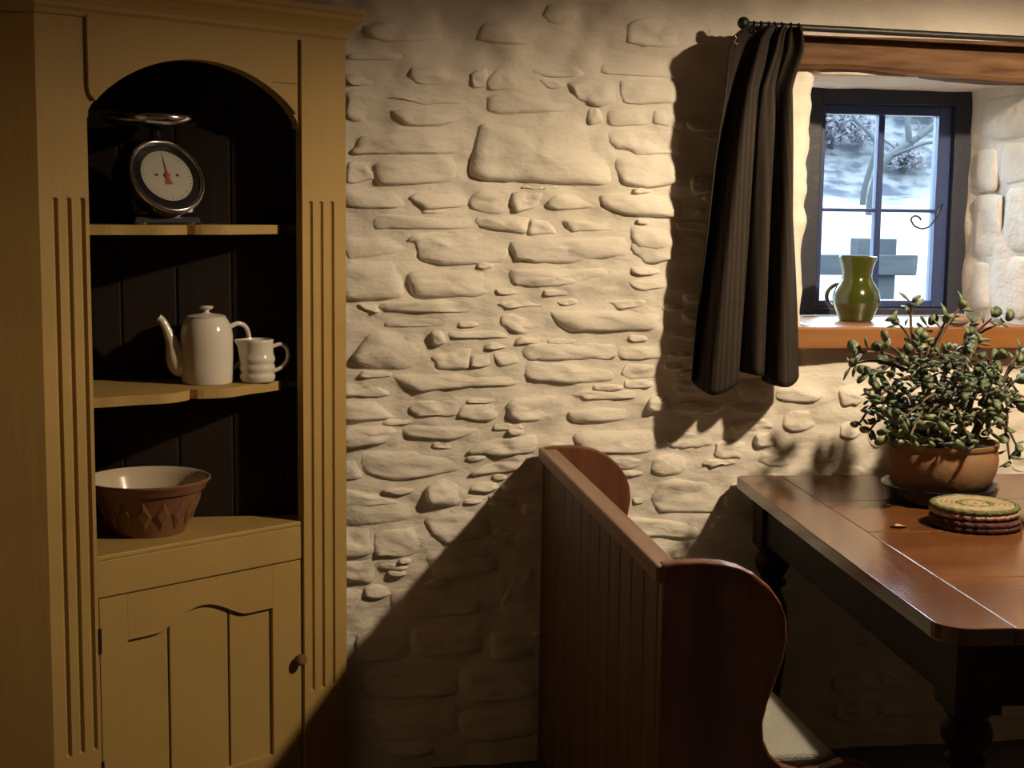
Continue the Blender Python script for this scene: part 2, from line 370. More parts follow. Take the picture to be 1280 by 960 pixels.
for j in range(len(zsv) - 1):
    for i in range(NX - 1):
        if iL <= i < iR and jB <= j < jT: continue
        a = j * NX + i; Fc.append((a, a + 1, a + NX + 1, a + NX))
# reveals of the opening (left jamb, right splayed jamb, soffit, bottom) carried back through the thick wall
def add_strip(front, back, nseg, amp):
    base = len(V); nc = len(front)
    for s in range(1, nseg + 1):
        t = s / nseg
        for k in range(nc):
            p = Vector(front[k]).lerp(Vector(back[k]), t)
            V.append((p.x + amp * nz(p.y * 9, p.z * 9, 3) * (t < 1), p.y, p.z + amp * .5 * nz(p.x * 9, p.y * 9, 7) * (t < 1)))
    return base, nc
def jamb(i, xb, flip, amp):
    js = list(range(jB, jT + 1)); idx = [j * NX + i for j in js]
    front = [V[k] for k in idx]; back = [(xb, .465, zsv[j]) for j in js]
    base, nc = add_strip(front, back, 16, amp); rows = [idx] + [[base + s * nc + k for k in range(nc)] for s in range(16)]
    for s in range(16):
        for k in range(nc - 1):
            q = (rows[s][k], rows[s][k + 1], rows[s + 1][k + 1], rows[s + 1][k]); Fc.append(q if flip else q[::-1])
jamb(iL, OL + .02, False, .006)
jamb(iR, 1.9075, True, .013)
def level(j, zb, flip, amp):
    is_ = list(range(iL, iR + 1)); idx = [j * NX + i for i in is_]
    front = [V[k] for k in idx]; back = [(xsv[i], .465, zb) for i in is_]
    base, nc = add_strip(front, back, 10, amp); rows = [idx] + [[base + s * nc + k for k in range(nc)] for s in range(10)]
    for s in range(10):
        for k in range(nc - 1):
            q = (rows[s][k], rows[s][k + 1], rows[s + 1][k + 1], rows[s + 1][k]); Fc.append(q[::-1] if flip else q)
level(jT, OT - .005, True, .010)
level(jB, OB, False, 0)
wall_back = structure(link('wall_back', pymesh(V, Fc), 'white', smooth=True), 'thick whitewashed rubble stone wall with a small deep window')

# each stone: a domed, tilted piece standing proud of the limewash
def stone_mesh(poly, h, seed):
    r = random.Random(seed); pts = smooth_pts([(a, 0, b) for a, b in poly], 4, closed=True)
    # pull the rounded outline back towards the traced corners so that it stays angular
    raw = []
    for k in range(len(poly)):
        a, b = Vector((poly[k][0], 0, poly[k][1])), Vector((poly[(k + 1) % len(poly)][0], 0, poly[(k + 1) % len(poly)][1]))
        raw += [a.lerp(b, t / 4) for t in range(4)]
    pts = [p.lerp(q, .45) for p, q in zip(pts, raw)]
    n = len(pts); c = sum(pts, Vector()) / n
    bb = bbox(poly); hw, hh = (bb[1] - bb[0]) / 2, (bb[3] - bb[2]) / 2
    tx, tz = r.uniform(-.8, .25), r.uniform(-.8, .2); da = r.uniform(-.5, .5)
    sx, sz = math.cos(math.radians(228) + da), math.sin(math.radians(228) + da)
    rag = r.uniform(.5, 1.7)
    v, f = [], []; rings = (1.05, 1.0, .96, .90, .80, .66, .48, .28, .12)
    for ri, s in enumerate(rings):
        for p in pts:
            q = c + (p - c) * s
            ux, uz = (p.x - c.x) / hw, (p.z - c.z) / hh; ul = max(1e-3, math.hypot(ux, uz))
            side = .5 + .5 * (ux * sx + uz * sz) / ul                       # 1 on the sharp lower-left arris, 0 on the blended side
            pw = 2.0 + 13 * side ** 1.6
            hgt = 1 - min(1, s / 1.04) ** pw if s < 1.04 else -.35
            lean = 1 + .42 * (tx * (q.x - c.x) / hw + tz * (q.z - c.z) / hh)
            crag = rag * (.0050 * nz(q.x * 14 + seed, q.z * 24, 1.3) + .0030 * nz(q.x * 36, q.z * 60, seed) + .0016 * nz(q.x * 80, q.z * 110, seed))
            e = .0045 * nz(q.x * 48, q.z * 48, seed * 1.7) * (s > .85) * rag
            v.append((q.x + e, relief0(q.x, q.z) - h * hgt * lean - crag * min(1, max(0, hgt) * 1.6), q.z + e))
    v.append((c.x, sum(q[1] for q in v[-n:]) / n, c.z))
    for i in range(len(rings) - 1):
        for k in range(n):
            a, b = i * n + k, i * n + (k + 1) % n
            f.append((a, a + n, b + n, b))
    L = (len(rings) - 1) * n
    for k in range(n): f.append((L + k, len(v) - 1, L + (k + 1) % n))
    me2 = pymesh(v, f)
    if sum(p.normal.y for p in me2.polygons) > 0: me2.flip_normals()
    return me2
for i, p in enumerate(STONES[:300]):
    link('stone', stone_mesh(p, HS[i], i + 1), 'white', wall_back, smooth=True)
# stones bedded in the splayed right jamb of the window
for k, (za, zb, ya, yb) in enumerate(((1.17, 1.335, .04, .20), (1.18, 1.31, .215, .33), (1.35, 1.52, .03, .155), (1.335, 1.50, .175, .315), (1.535, 1.64, .04, .19), (1.515, 1.63, .21, .32), (1.655, 1.77, .05, .30))):
    v, f = [], []; n = 20; cy, cz = (ya + yb) / 2, (za + zb) / 2
    jx = lambda y: OR_ + (1.895 - OR_) * y / .62
    for s, hgt in ((1.06, -.5), (1, .35), (.9, .8), (.6, 1), (.25, 1.05)):
        for q in range(n):
            a = 2 * math.pi * q / n; ca, sa = math.cos(a), math.sin(a)
            e = .38; yy = cy + (yb - ya) / 2 * s * math.copysign(abs(ca) ** e, ca) * (1 + .12 * nz(k, ca * 2, sa * 2)); zz = cz + (zb - za) / 2 * s * math.copysign(abs(sa) ** e, sa) * (1 + .12 * nz(k + 5, ca * 2, sa * 2))
            v.append((jx(yy) - .006 * hgt - .004 * nz(yy * 14, zz * 14, 3.3) - .003 * nz(yy * 30, zz * 30, k), yy, zz))
    for i in range(4):
        for q in range(n):
            a, b = i * n + q, i * n + (q + 1) % n; f.append((a, b, b + n, a + n))
    f.append(tuple(4 * n + q for q in range(n)))
    bm = bmesh.new(); bm.from_mesh(pymesh(v, f)); link('stone', bm2me(bm), 'white', wall_back, smooth=True)

structure(link('wall_left', box(XW - .12, XW, YS, 0.0, 0, ZC), 'plain_wall'))
structure(link('wall_right', box(XE, XE + .12, YS, 0.0, 0, ZC), 'plain_wall'))
structure(link('wall_front', box(XW - .12, XE + .12, YS - .12, YS, 0, ZC), 'plain_wall'))
structure(link('floor', box(XW - .12, XE + .12, YS - .12, .62, -.10, 0), 'floor'))
structure(link('ceiling', box(XW - .12, XE + .12, YS - .12, .62, ZC, ZC + .1), 'ceiling'))

# ------------------------------------------------------------------ lintel beam
xb0 = wy(978, 60).x; xb1 = 2.45
V, Fc = [], []; nsec = 40
for k in range(nsec + 1):
    x = xb0 + (xb1 - xb0) * k / nsec
    zt = 1.893 + .004 * nz(x * 3, 1, 1); zb = 1.812 - .022 * sstep(1.35, 1.85, x) + .004 * nz(x * 6, 4, 1)
    yf = -.030 + .005 * nz(x * 4, 9, 2)
    sec = [(yf + .006, zt), (yf, zt - .008), (yf - .002, (zt + zb) / 2), (yf, zb + .010), (yf + .010, zb), (.12, zb + .004), (.12, zt)]
    V += [(x, a, b) for a, b in sec]
ns = 7
for k in range(nsec):
    for q in range(ns):
        a, b = k * ns + q, k * ns + (q + 1) % ns; Fc.append((a, b, b + ns, a + ns))
Fc += [tuple(range(ns)), tuple(nsec * ns + q for q in range(ns - 1, -1, -1))]
bm = bmesh.new(); bm.from_mesh(pymesh(V, Fc))
structure(link('trim_1', bm2me(bm), 'oak_beam', smooth=True, sharp=35), 'rough brown oak lintel beam over the window')

# ------------------------------------------------------------------ window
YWIN = WDEPTH + .02
def wp(px, py): return wy(px, py, YWIN)
gl, gm, gr = wp(1027, 260).x, wp(1097, 260).x, wp(1167, 260).x
gt, gmz, gb = wp(1100, 144).z, wp(1100, 263).z, wp(1100, 375).z
fr = wp(1204, 250).x; ft = wp(1100, 110).z
win = bpy.data.objects.new('window_1', None); COL.objects.link(win); win.location = (gm, YWIN, gb)
structure(win, 'small four-pane cottage window in dark navy frame')
def wpart(name, x0, x1, z0, z1, y0, y1, m, parent=win, bev=.003):
    return link(name, box(x0 - gm, x1 - gm, y0 - YWIN, y1 - YWIN, z0 - gb, z1 - gb), m, parent, bevel=bev)
YF0 = WDEPTH - .012
cl, cr, ct, cb = gl - .018, gr + .040, gt + .028, gb - .022    # casement outside
sill_top = wy(1003, 409, -.055).z
wpart('frame_post', cl - .055, cl, sill_top, ft, YF0, YF0 + .09, 'frame')
wpart('frame_post', cr, fr + .012, sill_top, ft, YF0, YF0 + .09, 'frame')
wpart('frame_head', cl, cr, ct, ft, YF0, YF0 + .09, 'frame')
wpart('frame_foot', cl, cr, sill_top, cb, YF0, YF0 + .09, 'frame')
cas = wpart('casement', cl + .001, gl, cb + .001, ct - .001, YWIN - .012, YWIN + .03, 'casement')
def cpart(name, x0, x1, z0, z1, y0, y1, m, bev=.003):
    return link(name, box(x0 - gm, x1 - gm, y0 - YWIN, y1 - YWIN, z0 - gb, z1 - gb), m, cas, bevel=bev)
cpart('stile', gr, cr - .001, cb + .001, ct - .001, YWIN - .012, YWIN + .03, 'casement')
cpart('top_rail', gl, gr, gt, ct - .001, YWIN - .012, YWIN + .03, 'casement')
cpart('bottom_rail', gl, gr, cb + .001, gb, YWIN - .012, YWIN + .03, 'casement')
cpart('glazing_bar', gm - .0095, gm + .0095, gb, gt, YWIN - .008, YWIN + .022, 'casement')
cpart('glazing_bar', gl, gm - .0095, gmz - .005, gmz + .005, YWIN - .006, YWIN + .02, 'casement', .002)
cpart('glazing_bar', gm + .0095, gr, gmz - .005, gmz + .005, YWIN - .006, YWIN + .02, 'casement', .002)
for xa, xb_ in ((gl, gm - .0095), (gm + .0095, gr)):
    for za, zb in ((gb, gmz - .005), (gmz + .005, gt)):
        cpart('pane', xa, xb_, za, zb, YWIN + .006, YWIN + .009, 'glass', 0)
# scrolled casement catch
def P(px, py, y=YWIN - .03): v = wy(px, py, y); return Vector((v.x - gm, y - YWIN, v.z - gb))
pts = [P(1178, 256, YWIN - .012), P(1174, 264), P(1168, 275), P(1160, 284), P(1150, 285.5), P(1142, 281), P(1139, 274), P(1143, 270), P(1149, 271.5), P(1151, 275.5)]
link('catch', tube(smooth_pts(pts, 5), [.0035] * 10 + [.0028] * 36, 8), 'iron', cas, smooth=True)
# sill board
sx0, sx1 = wy(985, 420).x, 2.02
sill = [(sx0, -.055), (sx1, -.055), (sx1, -.028), (OR_ - .012, -.028), (1.905, YF0), (OL + .02, YF0), (OL + .02, -.028), (sx0, -.028)]
link('window_sill', slab([(a - gm, b - YWIN) for a, b in sill], sill_top - .056 - gb, sill_top - gb), 'sill', win, bevel=.005)
SILL_Z = sill_top

# ------------------------------------------------------------------ outside
V, Fc = [], []; gx = [-8 + k * 1.0 for k in range(33)]; gy = [.47 + .9 * k for k in range(36)]
def gz(x, y): return .45 + .060 * y + .0020 * y * y * (y < 14) + (.0020 * 196) * (y >= 14) + max(0, y - 14) * .40 + .08 * nz(x * .5, y * .5, 0)
for y in gy:
    for x in gx: V.append((x, y, gz(x, y)))
for j in range(35):
    for i in range(32):
        a = j * 33 + i; Fc.append((a, a + 1, a + 34, a + 33))
def ground_mat():
    m = bpy.data.materials.new('grass_and_scrub'); m.use_nodes = True; nt = m.node_tree; b = nt.nodes['Principled BSDF']
    b.inputs['Roughness'].default_value = .95; b.inputs['Specular IOR Level'].default_value = .1
    tc = nt.nodes.new('ShaderNodeTexCoord'); sp = nt.nodes.new('ShaderNodeSeparateXYZ'); nt.links.new(tc.outputs['Object'], sp.inputs[0])
    def noise_(sc_, d, lo, hi, c0, c1):
        n = nt.nodes.new('ShaderNodeTexNoise'); n.inputs['Scale'].default_value = sc_; n.inputs['Detail'].default_value = d
        nt.links.new(tc.outputs['Object'], n.inputs['Vector']); r = nt.nodes.new('ShaderNodeValToRGB')
        r.color_ramp.elements[0].position, r.color_ramp.elements[1].position = lo, hi
        r.color_ramp.elements[0].color, r.color_ramp.elements[1].color = (*c0, 1), (*c1, 1); nt.links.new(n.outputs['Fac'], r.inputs[0]); return n, r
    _, gr_ = noise_(1.2, 4, .35, .65, (.080, .082, .076), (.098, .098, .090))
    _, bk_ = noise_(4.5, 9, .40, .60, (.0105, .0130, .0190), (.040, .042, .044))
    n2, _ = noise_(.9, 6, 0, 1, (0, 0, 0), (1, 1, 1))
    ma = nt.nodes.new('ShaderNodeMath'); ma.operation = 'MULTIPLY_ADD'; ma.inputs[1].default_value = 5.0; nt.links.new(n2.outputs['Fac'], ma.inputs[0]); nt.links.new(sp.outputs['Y'], ma.inputs[2])
    mr = nt.nodes.new('ShaderNodeMapRange'); mr.inputs[1].default_value = 14.8; mr.inputs[2].default_value = 16.6; nt.links.new(ma.outputs[0], mr.inputs[0])
    mx = nt.nodes.new('ShaderNodeMix'); mx.data_type = 'RGBA'; nt.links.new(mr.outputs[0], mx.inputs[0]); nt.links.new(gr_.outputs[0], mx.inputs[6]); nt.links.new(bk_.outputs[0], mx.inputs[7])
    nt.links.new(mx.outputs[2], b.inputs['Base Color']); return m
M['ground'] = ground_mat()
g = link('ground', pymesh(V, Fc), 'ground', smooth=True)
structure(g, 'pale sloping grass outside the window rising to a scrubby bank')

def bush(x, y, r, label, seed):
    rr = random.Random(seed); z0 = gz(x, y)
    t = thing('bush', label, 'bush', (x, y, z0), 0, 'bushes on the bank')
    for k in range(5):
        a = rr.uniform(0, 6.28); link('twig', tube([(0, 0, -.05), (math.cos(a) * r * .25, math.sin(a) * r * .25, r * .5), (math.cos(a) * r * .6, math.sin(a) * r * .6, r * 1.1)], [.03, .02, .008], 5), 'bark', t)
    v, f = [], []
    for k in range(700):
        d = Vector((rr.gauss(0, 1), rr.gauss(0, 1), rr.gauss(0, 1))).normalized() * r * rr.uniform(.55, 1.05)
        d.z = abs(d.z) * .9 + .05
        s = r * .09; ax = Vector((rr.uniform(-1, 1), rr.uniform(-1, 1), rr.uniform(-1, 1))).normalized(); bx = ax.orthogonal().normalized()
        b = len(v); v += [d - ax * s, d + bx * s * .6, d + ax * s, d - bx * s * .6]; f.append((b, b + 1, b + 2, b + 3))
    o = link('foliage', pymesh(v, f), 'bush', t); o['kind'] = 'stuff'
def place_out(px, py, y): v = wy(px, py, y); return v.x, v.z
for k, (px, y, r, lb) in enumerate(((1040, 15.4, .62, 'grey-blue bush on the bank at the casement hinge side'), (1085, 17.6, .62, 'grey-blue bush behind the glazing bar on the bank'), (1128, 14.6, .34, 'low mauve bush under the leaning tree limb'), (1158, 16.4, .62, 'mauve bush on the bank beside the casement catch'), (1040, 20.0, .9, 'tall grey-blue bush high up on the bank'), (1125, 21.5, .9, 'pale bush high up on the bank behind the tree'))):
    bush(place_out(px, 200, y)[0], y, r, lb, k + 3)
def limb(pxs, y, r0, r1, parent, name='branch'):
    pts = [Vector(wy(a, b, y + d)) - parent.location for a, b, d in pxs]
    sp = smooth_pts(pts, 5); n = len(sp)
    return link(name, tube(sp, [r0 + (r1 - r0) * k / (n - 1) for k in range(n)], 7), 'bark', parent, smooth=True)
YT = 11.5
x_, z_ = place_out(1098, 240, YT)
tr = thing('bare_tree', 'leaning bare tree with one long limb on the bank', 'tree', (x_, YT, gz(x_, YT) - .05))
p0 = proj0 = None
limb([(1086, 292, 0), (1090, 246, 0), (1099, 215, 0), (1112, 196, 0), (1135, 180, .1), (1158, 164, .2), (1185, 140, .3)], YT, .055, .030, tr, 'trunk')
limb([(1137, 178, .1), (1135, 160, .1), (1133, 130, .2), (1136, 90, .3)], YT, .04, .022, tr)
limb([(1112, 196, 0), (1135, 187, -.1), (1162, 178, -.1), (1190, 180, -.1)], YT, .022, .012, tr)
limb([(1145, 150, .3), (1150, 158, .25), (1148, 172, .12)], YT, .010, .018, tr)
x_, z_ = place_out(1075, 240, 13)
t2 = thing('thin_tree', 'thin bare sapling with drooping twigs on the bank', 'tree', (x_, 13, gz(x_, 13) - .05))
limb([(1076, 292, 0), (1080, 240, 0), (1088, 210, 0), (1095, 180, 0), (1080, 160, .1), (1068, 148, .2), (1060, 130, .2)], 13, .04, .015, t2, 'trunk')
limb([(1095, 180, 0), (1100, 172, .1), (1118, 185, .2)], 13, .012, .008, t2)
limb([(1072, 152, .2), (1062, 150, .2), (1056, 156, .2)], 13, .014, .01, t2)
YFN = 5.2
fx, fz = place_out(1097, 330, YFN)
fn = thing('field_fence', 'weathered wooden post with a short cross rail outside', 'fence', (fx, YFN, gz(fx, YFN)))
def frect(px0, py0, px1, py1, dy0, dy1, name, jit=.004):
    a, b = wy(px0, py0, YFN + dy0), wy(px1, py1, YFN + dy0)
    me = box(a.x - fx, b.x - fx, dy0, dy1, b.z - gz(fx, YFN), a.z - gz(fx, YFN), jit); return link(name, me, 'fence', fn, bevel=.008)
post = frect(1073, 298, 1115, 440, 0, .14, 'post')
frect(1000, 319, 1147, 344, -.06, -.002, 'rail', .008)

# ================================================================== CORNER CABINET
TH = math.radians(36)
CR = wy(430, 300, -.06); CR = Vector((CR.x, CR.y, 0))
CU = Vector((math.cos(TH), math.sin(TH), 0)); CN = Vector((math.sin(TH), -math.cos(TH), 0))
cab = thing('corner_cabinet', 'mustard painted corner cabinet with arched opening, fluted sides and panelled door', 'cabinet', CR, TH)
def cuz(px, py, d=0.0):
    """pixel -> cabinet-front coordinates (u, z) on the plane d behind the front."""
    p = onp(px, py, CR - CN * d, CN); return (p - CR).dot(CU), p.z
def cl_(x, y): d = Vector((x, y, 0)) - CR; return d.dot(CU), -d.dot(CN)
UL = cuz(50, 300)[0]; UR = 0.0
OUL = cuz(115, 420)[0]; OUR = cuz(376, 420)[0]          # opening sides
ZT = cuz(240, 36)[1]                                     # underside of cornice
ZSP = 1.640; ZAP = cuz(240, 75)[1]; ZRT = cuz(245, 681)[1]; ZRB = cuz(245, 724.5)[1]
TK = .024
# stiles with three stopped flutes
def stile(u0, u1, flutes, zf0, zf1):
    us = {u0, u1}
    for c in flutes:
        for k in range(-4, 5): us.add(c + .0065 * k / 4)
    us = sorted(us); zs = sorted({0.0, ZT + .02} | {zf0 + .0065 * k / 4 for k in range(5)} | {zf1 - .0065 * k / 4 for k in range(5)} | {zf0 + (zf1 - zf0) * k / 6 for k in range(1, 6)})
    def dep(u, z):
        for c in flutes:
            dz = max(0, zf0 + .0065 - z, z - zf1 + .0065); r = math.hypot(u - c, dz)
            if r < .0065: return .0075 * math.sqrt(1 - (r / .0065) ** 2)
        return 0.0
    v = [(u, dep(u, z), z) for z in zs for u in us]; n = len(us); f = []
    for j in range(len(zs) - 1):
        for i in range(n - 1): a = j * n + i; f.append((a, a + 1, a + n + 1, a + n))
    b = len(v); v += [(u0, TK, 0), (u1, TK, 0), (u1, TK, ZT + .02), (u0, TK, ZT + .02)]
    f.append((b + 3, b + 2, b + 1, b))
    m_ = len(zs)
    f.append(tuple([j * n for j in range(m_)] + [b + 3, b])); f.append(tuple([b + 1, b + 2] + [j * n + n - 1 for j in range(m_ - 1, -1, -1)]))
    f.append(tuple([b, b + 1] + list(range(n - 1, -1, -1)))); f.append(tuple([b + 2, b + 3] + [(m_ - 1) * n + i for i in range(n)]))
    bm = bmesh.new(); bm.from_mesh(pymesh(v, f)); bmesh.ops.triangulate(bm, faces=[q for q in bm.faces if len(q.verts) > 4])
    return bm2me(bm)
ug2_ = cuz(374.5, 100)[0]
zf1 = cuz(85, 247)[1]; zf0 = cuz(95, 945)[1]
for us_, u0, u1 in (([cuz(x, 300)[0] for x in (70, 87, 104)], UL, OUL), ([cuz(x, 300, -.0075)[0] for x in (388.5, 401.5, 415)], ug2_, UR)):
    o = link('fluted_stile', stile(u0, u1, us_, zf0, zf1), 'mustard', cab)
    if u1 == UR: o.location.y = -.0075                  # this side stands a little proud, leaving a groove beside the head panel
# arched head board
arch = []
uc, ua = (OUL + OUR) / 2, (OUR - OUL) / 2
for k in range(41):
    t = math.cos(math.pi * k / 40)
    arch.append((uc + (ua - .004) * t, ZSP + (ZAP - ZSP) * max(0, 1 - t * t) ** .76))
OUR_ = OUR
head = [(OUL, ZT + .02), (OUR, ZT + .02), (OUR, ZSP - .012), (OUR - .004, ZSP - .012)] + arch + [(OUL + .004, ZSP - .012), (OUL, ZSP - .012)]
link('arched_head', plate(head, .002, TK), 'mustard', cab)
# raised overlay panels on the head with a groove between them
ug0, ug1, ug2 = cuz(107, 80)[0], cuz(369, 100)[0], cuz(374, 100)[0]
zj = cuz(112, 124)[1]
ov = [(ug0, ZT + .01), (ug1, ZT + .01)]
ar2 = [(a, b + .0006) for a, b in arch]
ar2 = [(a, b) for a, b in ar2 if ug0 + .012 < a < ug1 and b > zj - .012]
ov += [(ug1, ar2[0][1])] + ar2 + [(ar2[-1][0] - .004, zj), (ug0 + .012, zj + .002), (ug0 + .004, zj + .010), (ug0, zj + .024)]
link('raised_panel', plate(ov, -.009, .001), 'mustard', cab, bevel=.0015)
zcr = cuz(352, 104)[1]
link('seam', box(cuz(338, 104)[0], ug1 - .001, -.0096, -.0089, zcr - .0006, zcr + .0006), 'dark_board', cab)
# rail, base shelf, plinth
link('rail', box(OUL, OUR, .001, TK, ZRB, ZRT), 'mustard', cab, bevel=.002)
link('plinth', box(OUL, OUR, .001, TK, 0, .055), 'mustard', cab, bevel=.002)
# carcass plan (local): returns and back following the two room walls
pL = (UL, 0.0); A1 = cl_(XW + .012, (CR + CU * UL).y + .004); A2 = cl_(XW + .012, -.034); A3 = cl_(CR.x - .005, -.034)
ret = [pL, (UL + .016, TK), (A1[0] + .0, A1[1] + .018), A1]
link('side_return', slab(ret, 0, ZT + .02), 'mustard', cab)
# vertical back boards, each its own
def boards(p, q, n, th):
    p, q = Vector(p), Vector(q); d = (q - p) / n; nn = Vector((-d.y, d.x)).normalized()
    for k in range(n):
        a, b = p + d * (k + .012), p + d * (k + .988)
        link('back_board', slab([a, b, b + nn * th, a + nn * th], .02, ZT + .01), 'dark_board', cab, bevel=.003, segs=1)
W = lambda x, y: Vector(cl_(x, y))
boards(W(CR.x - .01, -.046), W(XW + .02, -.046), 6, -.013)
boards(W(XW + .028, -.062), W(XW + .028, (CR + CU * UL).y + .015), 4, -.013)
link('carcass_top', slab([pL, (UR, 0), tuple(W(CR.x - .005, -.045)), A2, A1], ZT + .02, ZT + .035), 'mustard', cab)
# shelves: serpentine front with a cusp in the middle
bk = [W(CR.x - .03, -.062), W(XW + .046, -.062), W(XW + .046, (CR + CU * UL).y + .03)]
def shelf(z, th, wavy=True, name='shelf'):
    fr_ = []
    for k in range(49):
        t = -1 + 2 * k / 48; u = uc + (ua - .006) * t; s = abs(t)
        y = TK + .002
        if wavy:
            y += .018 - .026 * math.exp(-((s - .30) / .24) ** 2) + .020 * math.exp(-(s / .035) ** 1.3) + .012 * sstep(.72, .95, s) + .05 * max(0, (s - .95) / .05) ** 2
        fr_.append((u, y))
    return link(name, slab(fr_ + [tuple(b) for b in bk], z - th, z), 'mustard', cab, bevel=.003)
ZS1 = cuz(240, 281, .06)[1]; ZS2 = wy(259, 478, -.122).z
shelf(ZS1, .022); shelf(ZS2, .022)
link('base_shelf', slab([(OUL - .0, .0012), (OUR + .0, .0012), (OUR + .04, TK + .002)] + [tuple(b) for b in bk] + [(OUL - .04, TK + .002)], ZRT, ZRT + .012), 'mustard', cab, bevel=.003)
ZS3 = ZRT + .012
# cornice swept along the front
prof = [(.0, 0), (.006, 0), (.008, .010), (.014, .016), (.014, .024), (.020, .034), (.032, .046), (.046, .054), (.046, .064), (.054, .068), (.054, .080), (.0, .080)]
path = [Vector(cl_(XW + .012, (CR + CU * UL).y)), Vector((UL, 0)), Vector((UR, 0)), Vector(cl_(CR.x, -.02))]
V, Fc = [], []
for k, p in enumerate(path):
    d0 = (path[k] - path[k - 1]).normalized() if k else None; d1 = (path[k + 1] - path[k]).normalized() if k < len(path) - 1 else None
    n0 = Vector((d0.y, -d0.x)) if d0 else None; n1 = Vector((d1.y, -d1.x)) if d1 else None
    if n0 is None: n_, sc_ = n1, 1
    elif n1 is None: n_, sc_ = n0, 1
    else: n_ = (n0 + n1).normalized(); sc_ = 1 / max(.5, n_.dot(n0))
    if k == len(path) - 1: sc_ = .6
    for o_, z in prof: V.append((p.x + n_.x * o_ * sc_, p.y + n_.y * o_ * sc_, ZT + z))
n = len(prof)
for k in range(len(path) - 1):
    for q in range(n):
        a, b = k * n + q, k * n + (q + 1) % n; Fc.append((a, b, b + n, a + n))
Fc += [tuple(range(n)), tuple((len(path) - 1) * n + q for q in range(n - 1, -1, -1))]
bm = bmesh.new(); bm.from_mesh(pymesh(V, Fc)); link('cornice', bm2me(bm), 'mustard', cab)
# door with ogee-headed panel of three boards
dz1, dz0 = ZRB - .003, .058; du0, du1 = OUL + .003, OUR - .003
pu0, pu1 = cuz(162, 850)[0], cuz(342, 850)[0]
zs_ = cuz(175, 797)[1]; zp = cuz(270, 753)[1]; pc = (pu0 + pu1) / 2; pw = (pu1 - pu0) / 2
ogee = []
for k in range(25):
    t = -1 + 2 * k / 24; s = abs(t)
    if s > .62: z = zs_ + .006 * sstep(.62, 1.0, s) * 0
    else: z = zs_ - .006 * (s > .55) * 0 + (zp - zs_) * (.5 + .5 * math.cos(math.pi * s / .62)) ** .75
    ogee.append((pc + pw * t, z))
# door frame as plate with a hole: left stile, right stile, bottom rail, shaped top rail
door = link('door', plate([(du0, dz0), (du0, dz1), (pu0, dz1), (pu0, dz0)], .0015, TK), 'mustard', cab, bevel=.0015)
link('door_stile', plate([(pu1, dz0), (pu1, dz1), (du1, dz1), (du1, dz0)], .0015, TK), 'mustard', door, bevel=.0015)
link('door_rail', plate([(pu0, dz0), (pu1, dz0), (pu1, dz0 + .065), (pu0, dz0 + .065)], .0015, TK), 'mustard', door)
link('door_rail', plate([(pu0, dz1)] + ogee + [(pu1, dz1)], .0015, TK), 'mustard', door)
g1, g2 = cuz(215, 850)[0], cuz(290, 850)[0]
for a, b in ((pu0 - .01, g1 - .0022), (g1 + .0022, g2 - .0022), (g2 + .0022, pu1 + .01)):
    link('panel_board', box(a, b, .0115, .020, dz0 + .055, zp + .012), 'mustard', door, bevel=.003)
ku, kz = cuz(378, 821); ku = min(ku, du1 - .014)
kn = lathe([(.006, 0), (.006, .010), (.013, .014), (.015, .021), (.011, .028), (.004, .030)], 16)
for v in kn.vertices: v.co = Vector((v.co.x + ku, -v.co.z + .0015, v.co.y + kz))
link('knob', kn, 'oak_beam', door, smooth=True)
hz = cuz(123, 802)[1]
link('hinge', tube([(du0 - .001, -.001, hz - .028), (du0 - .001, -.001, hz + .028)], .0035, 8), 'iron', door)
link('hinge', tube([(du0 - .001, -.001, .20 - .028), (du0 - .001, -.001, .20 + .028)], .0035, 8), 'iron', door)

def shelf_pt(px, py, z):
    """point on a horizontal shelf top seen at a pixel."""
    return wz(px, py, z)

# ------------------------------------------------------------------ kitchen scale
ys_scale = .13     # metres behind the cabinet front
p = onp(196, 262, CR - CN * ys_scale, CN)
sc_loc = Vector((p.x, p.y, ZS1))
kscale = thing('kitchen_scale', 'black kitchen scale with round white dial, chrome ring and flat pan', 'kitchen scale', sc_loc, TH - math.radians(4))
kscale.location.z += .0005
link('base', plate([(-.085, 0), (.085, 0), (.080, .018), (-.080, .018)], -.055, .075), 'black', kscale, bevel=.004)
for fx_ in (-.06, .06):
    me = lathe([(.012, 0), (.012, .004), (.010, .006)], 12)
    for v in me.vertices: v.co.x += fx_; v.co.y += -.045
    link('foot', me, 'chrome', kscale)
bm = bmesh.new()
secs = [(.018, -.050, .070, .072), (.06, -.045, .070, .082), (.115, -.026, .070, .080), (.160, -.008, .068, .062), (.190, .006, .062, .040)]
rows = []
for z, y0, y1, hw in secs:
    rows.append([bm.verts.new(q) for q in ((-hw, y0, z), (hw, y0, z), (hw, y1, z), (-hw, y1, z))])
for a, b in zip(rows[:-1], rows[1:]):
    for k in range(4): bm.faces.new((a[k], a[(k + 1) % 4], b[(k + 1) % 4], b[k]))
bm.faces.new(rows[0][::-1]); bm.faces.new(rows[-1])
link('body', bm2me(bm), 'black', kscale, bevel=.01, segs=3)
TL = math.radians(27); dc = Vector((0, -.036, .100))
Rt = Matrix.Rotation(math.pi / 2 - TL, 4, 'X')       # local +z -> faces -y and upward
def on_dial(me):
    me.transform(Matrix.Translation(dc) @ Rt); return me
link('drum', on_dial(lathe([(.084, -.035), (.090, .004), (.090, .016)], 48)), 'black', kscale, smooth=True, sharp=40)
ringp = [(.086 + .0065 * math.cos(2 * math.pi * k / 12), .018 + .0065 * math.sin(2 * math.pi * k / 12)) for k in range(13)]
link('dial_ring', on_dial(lathe(ringp, 56, False, False)), 'chrome', kscale, smooth=True)
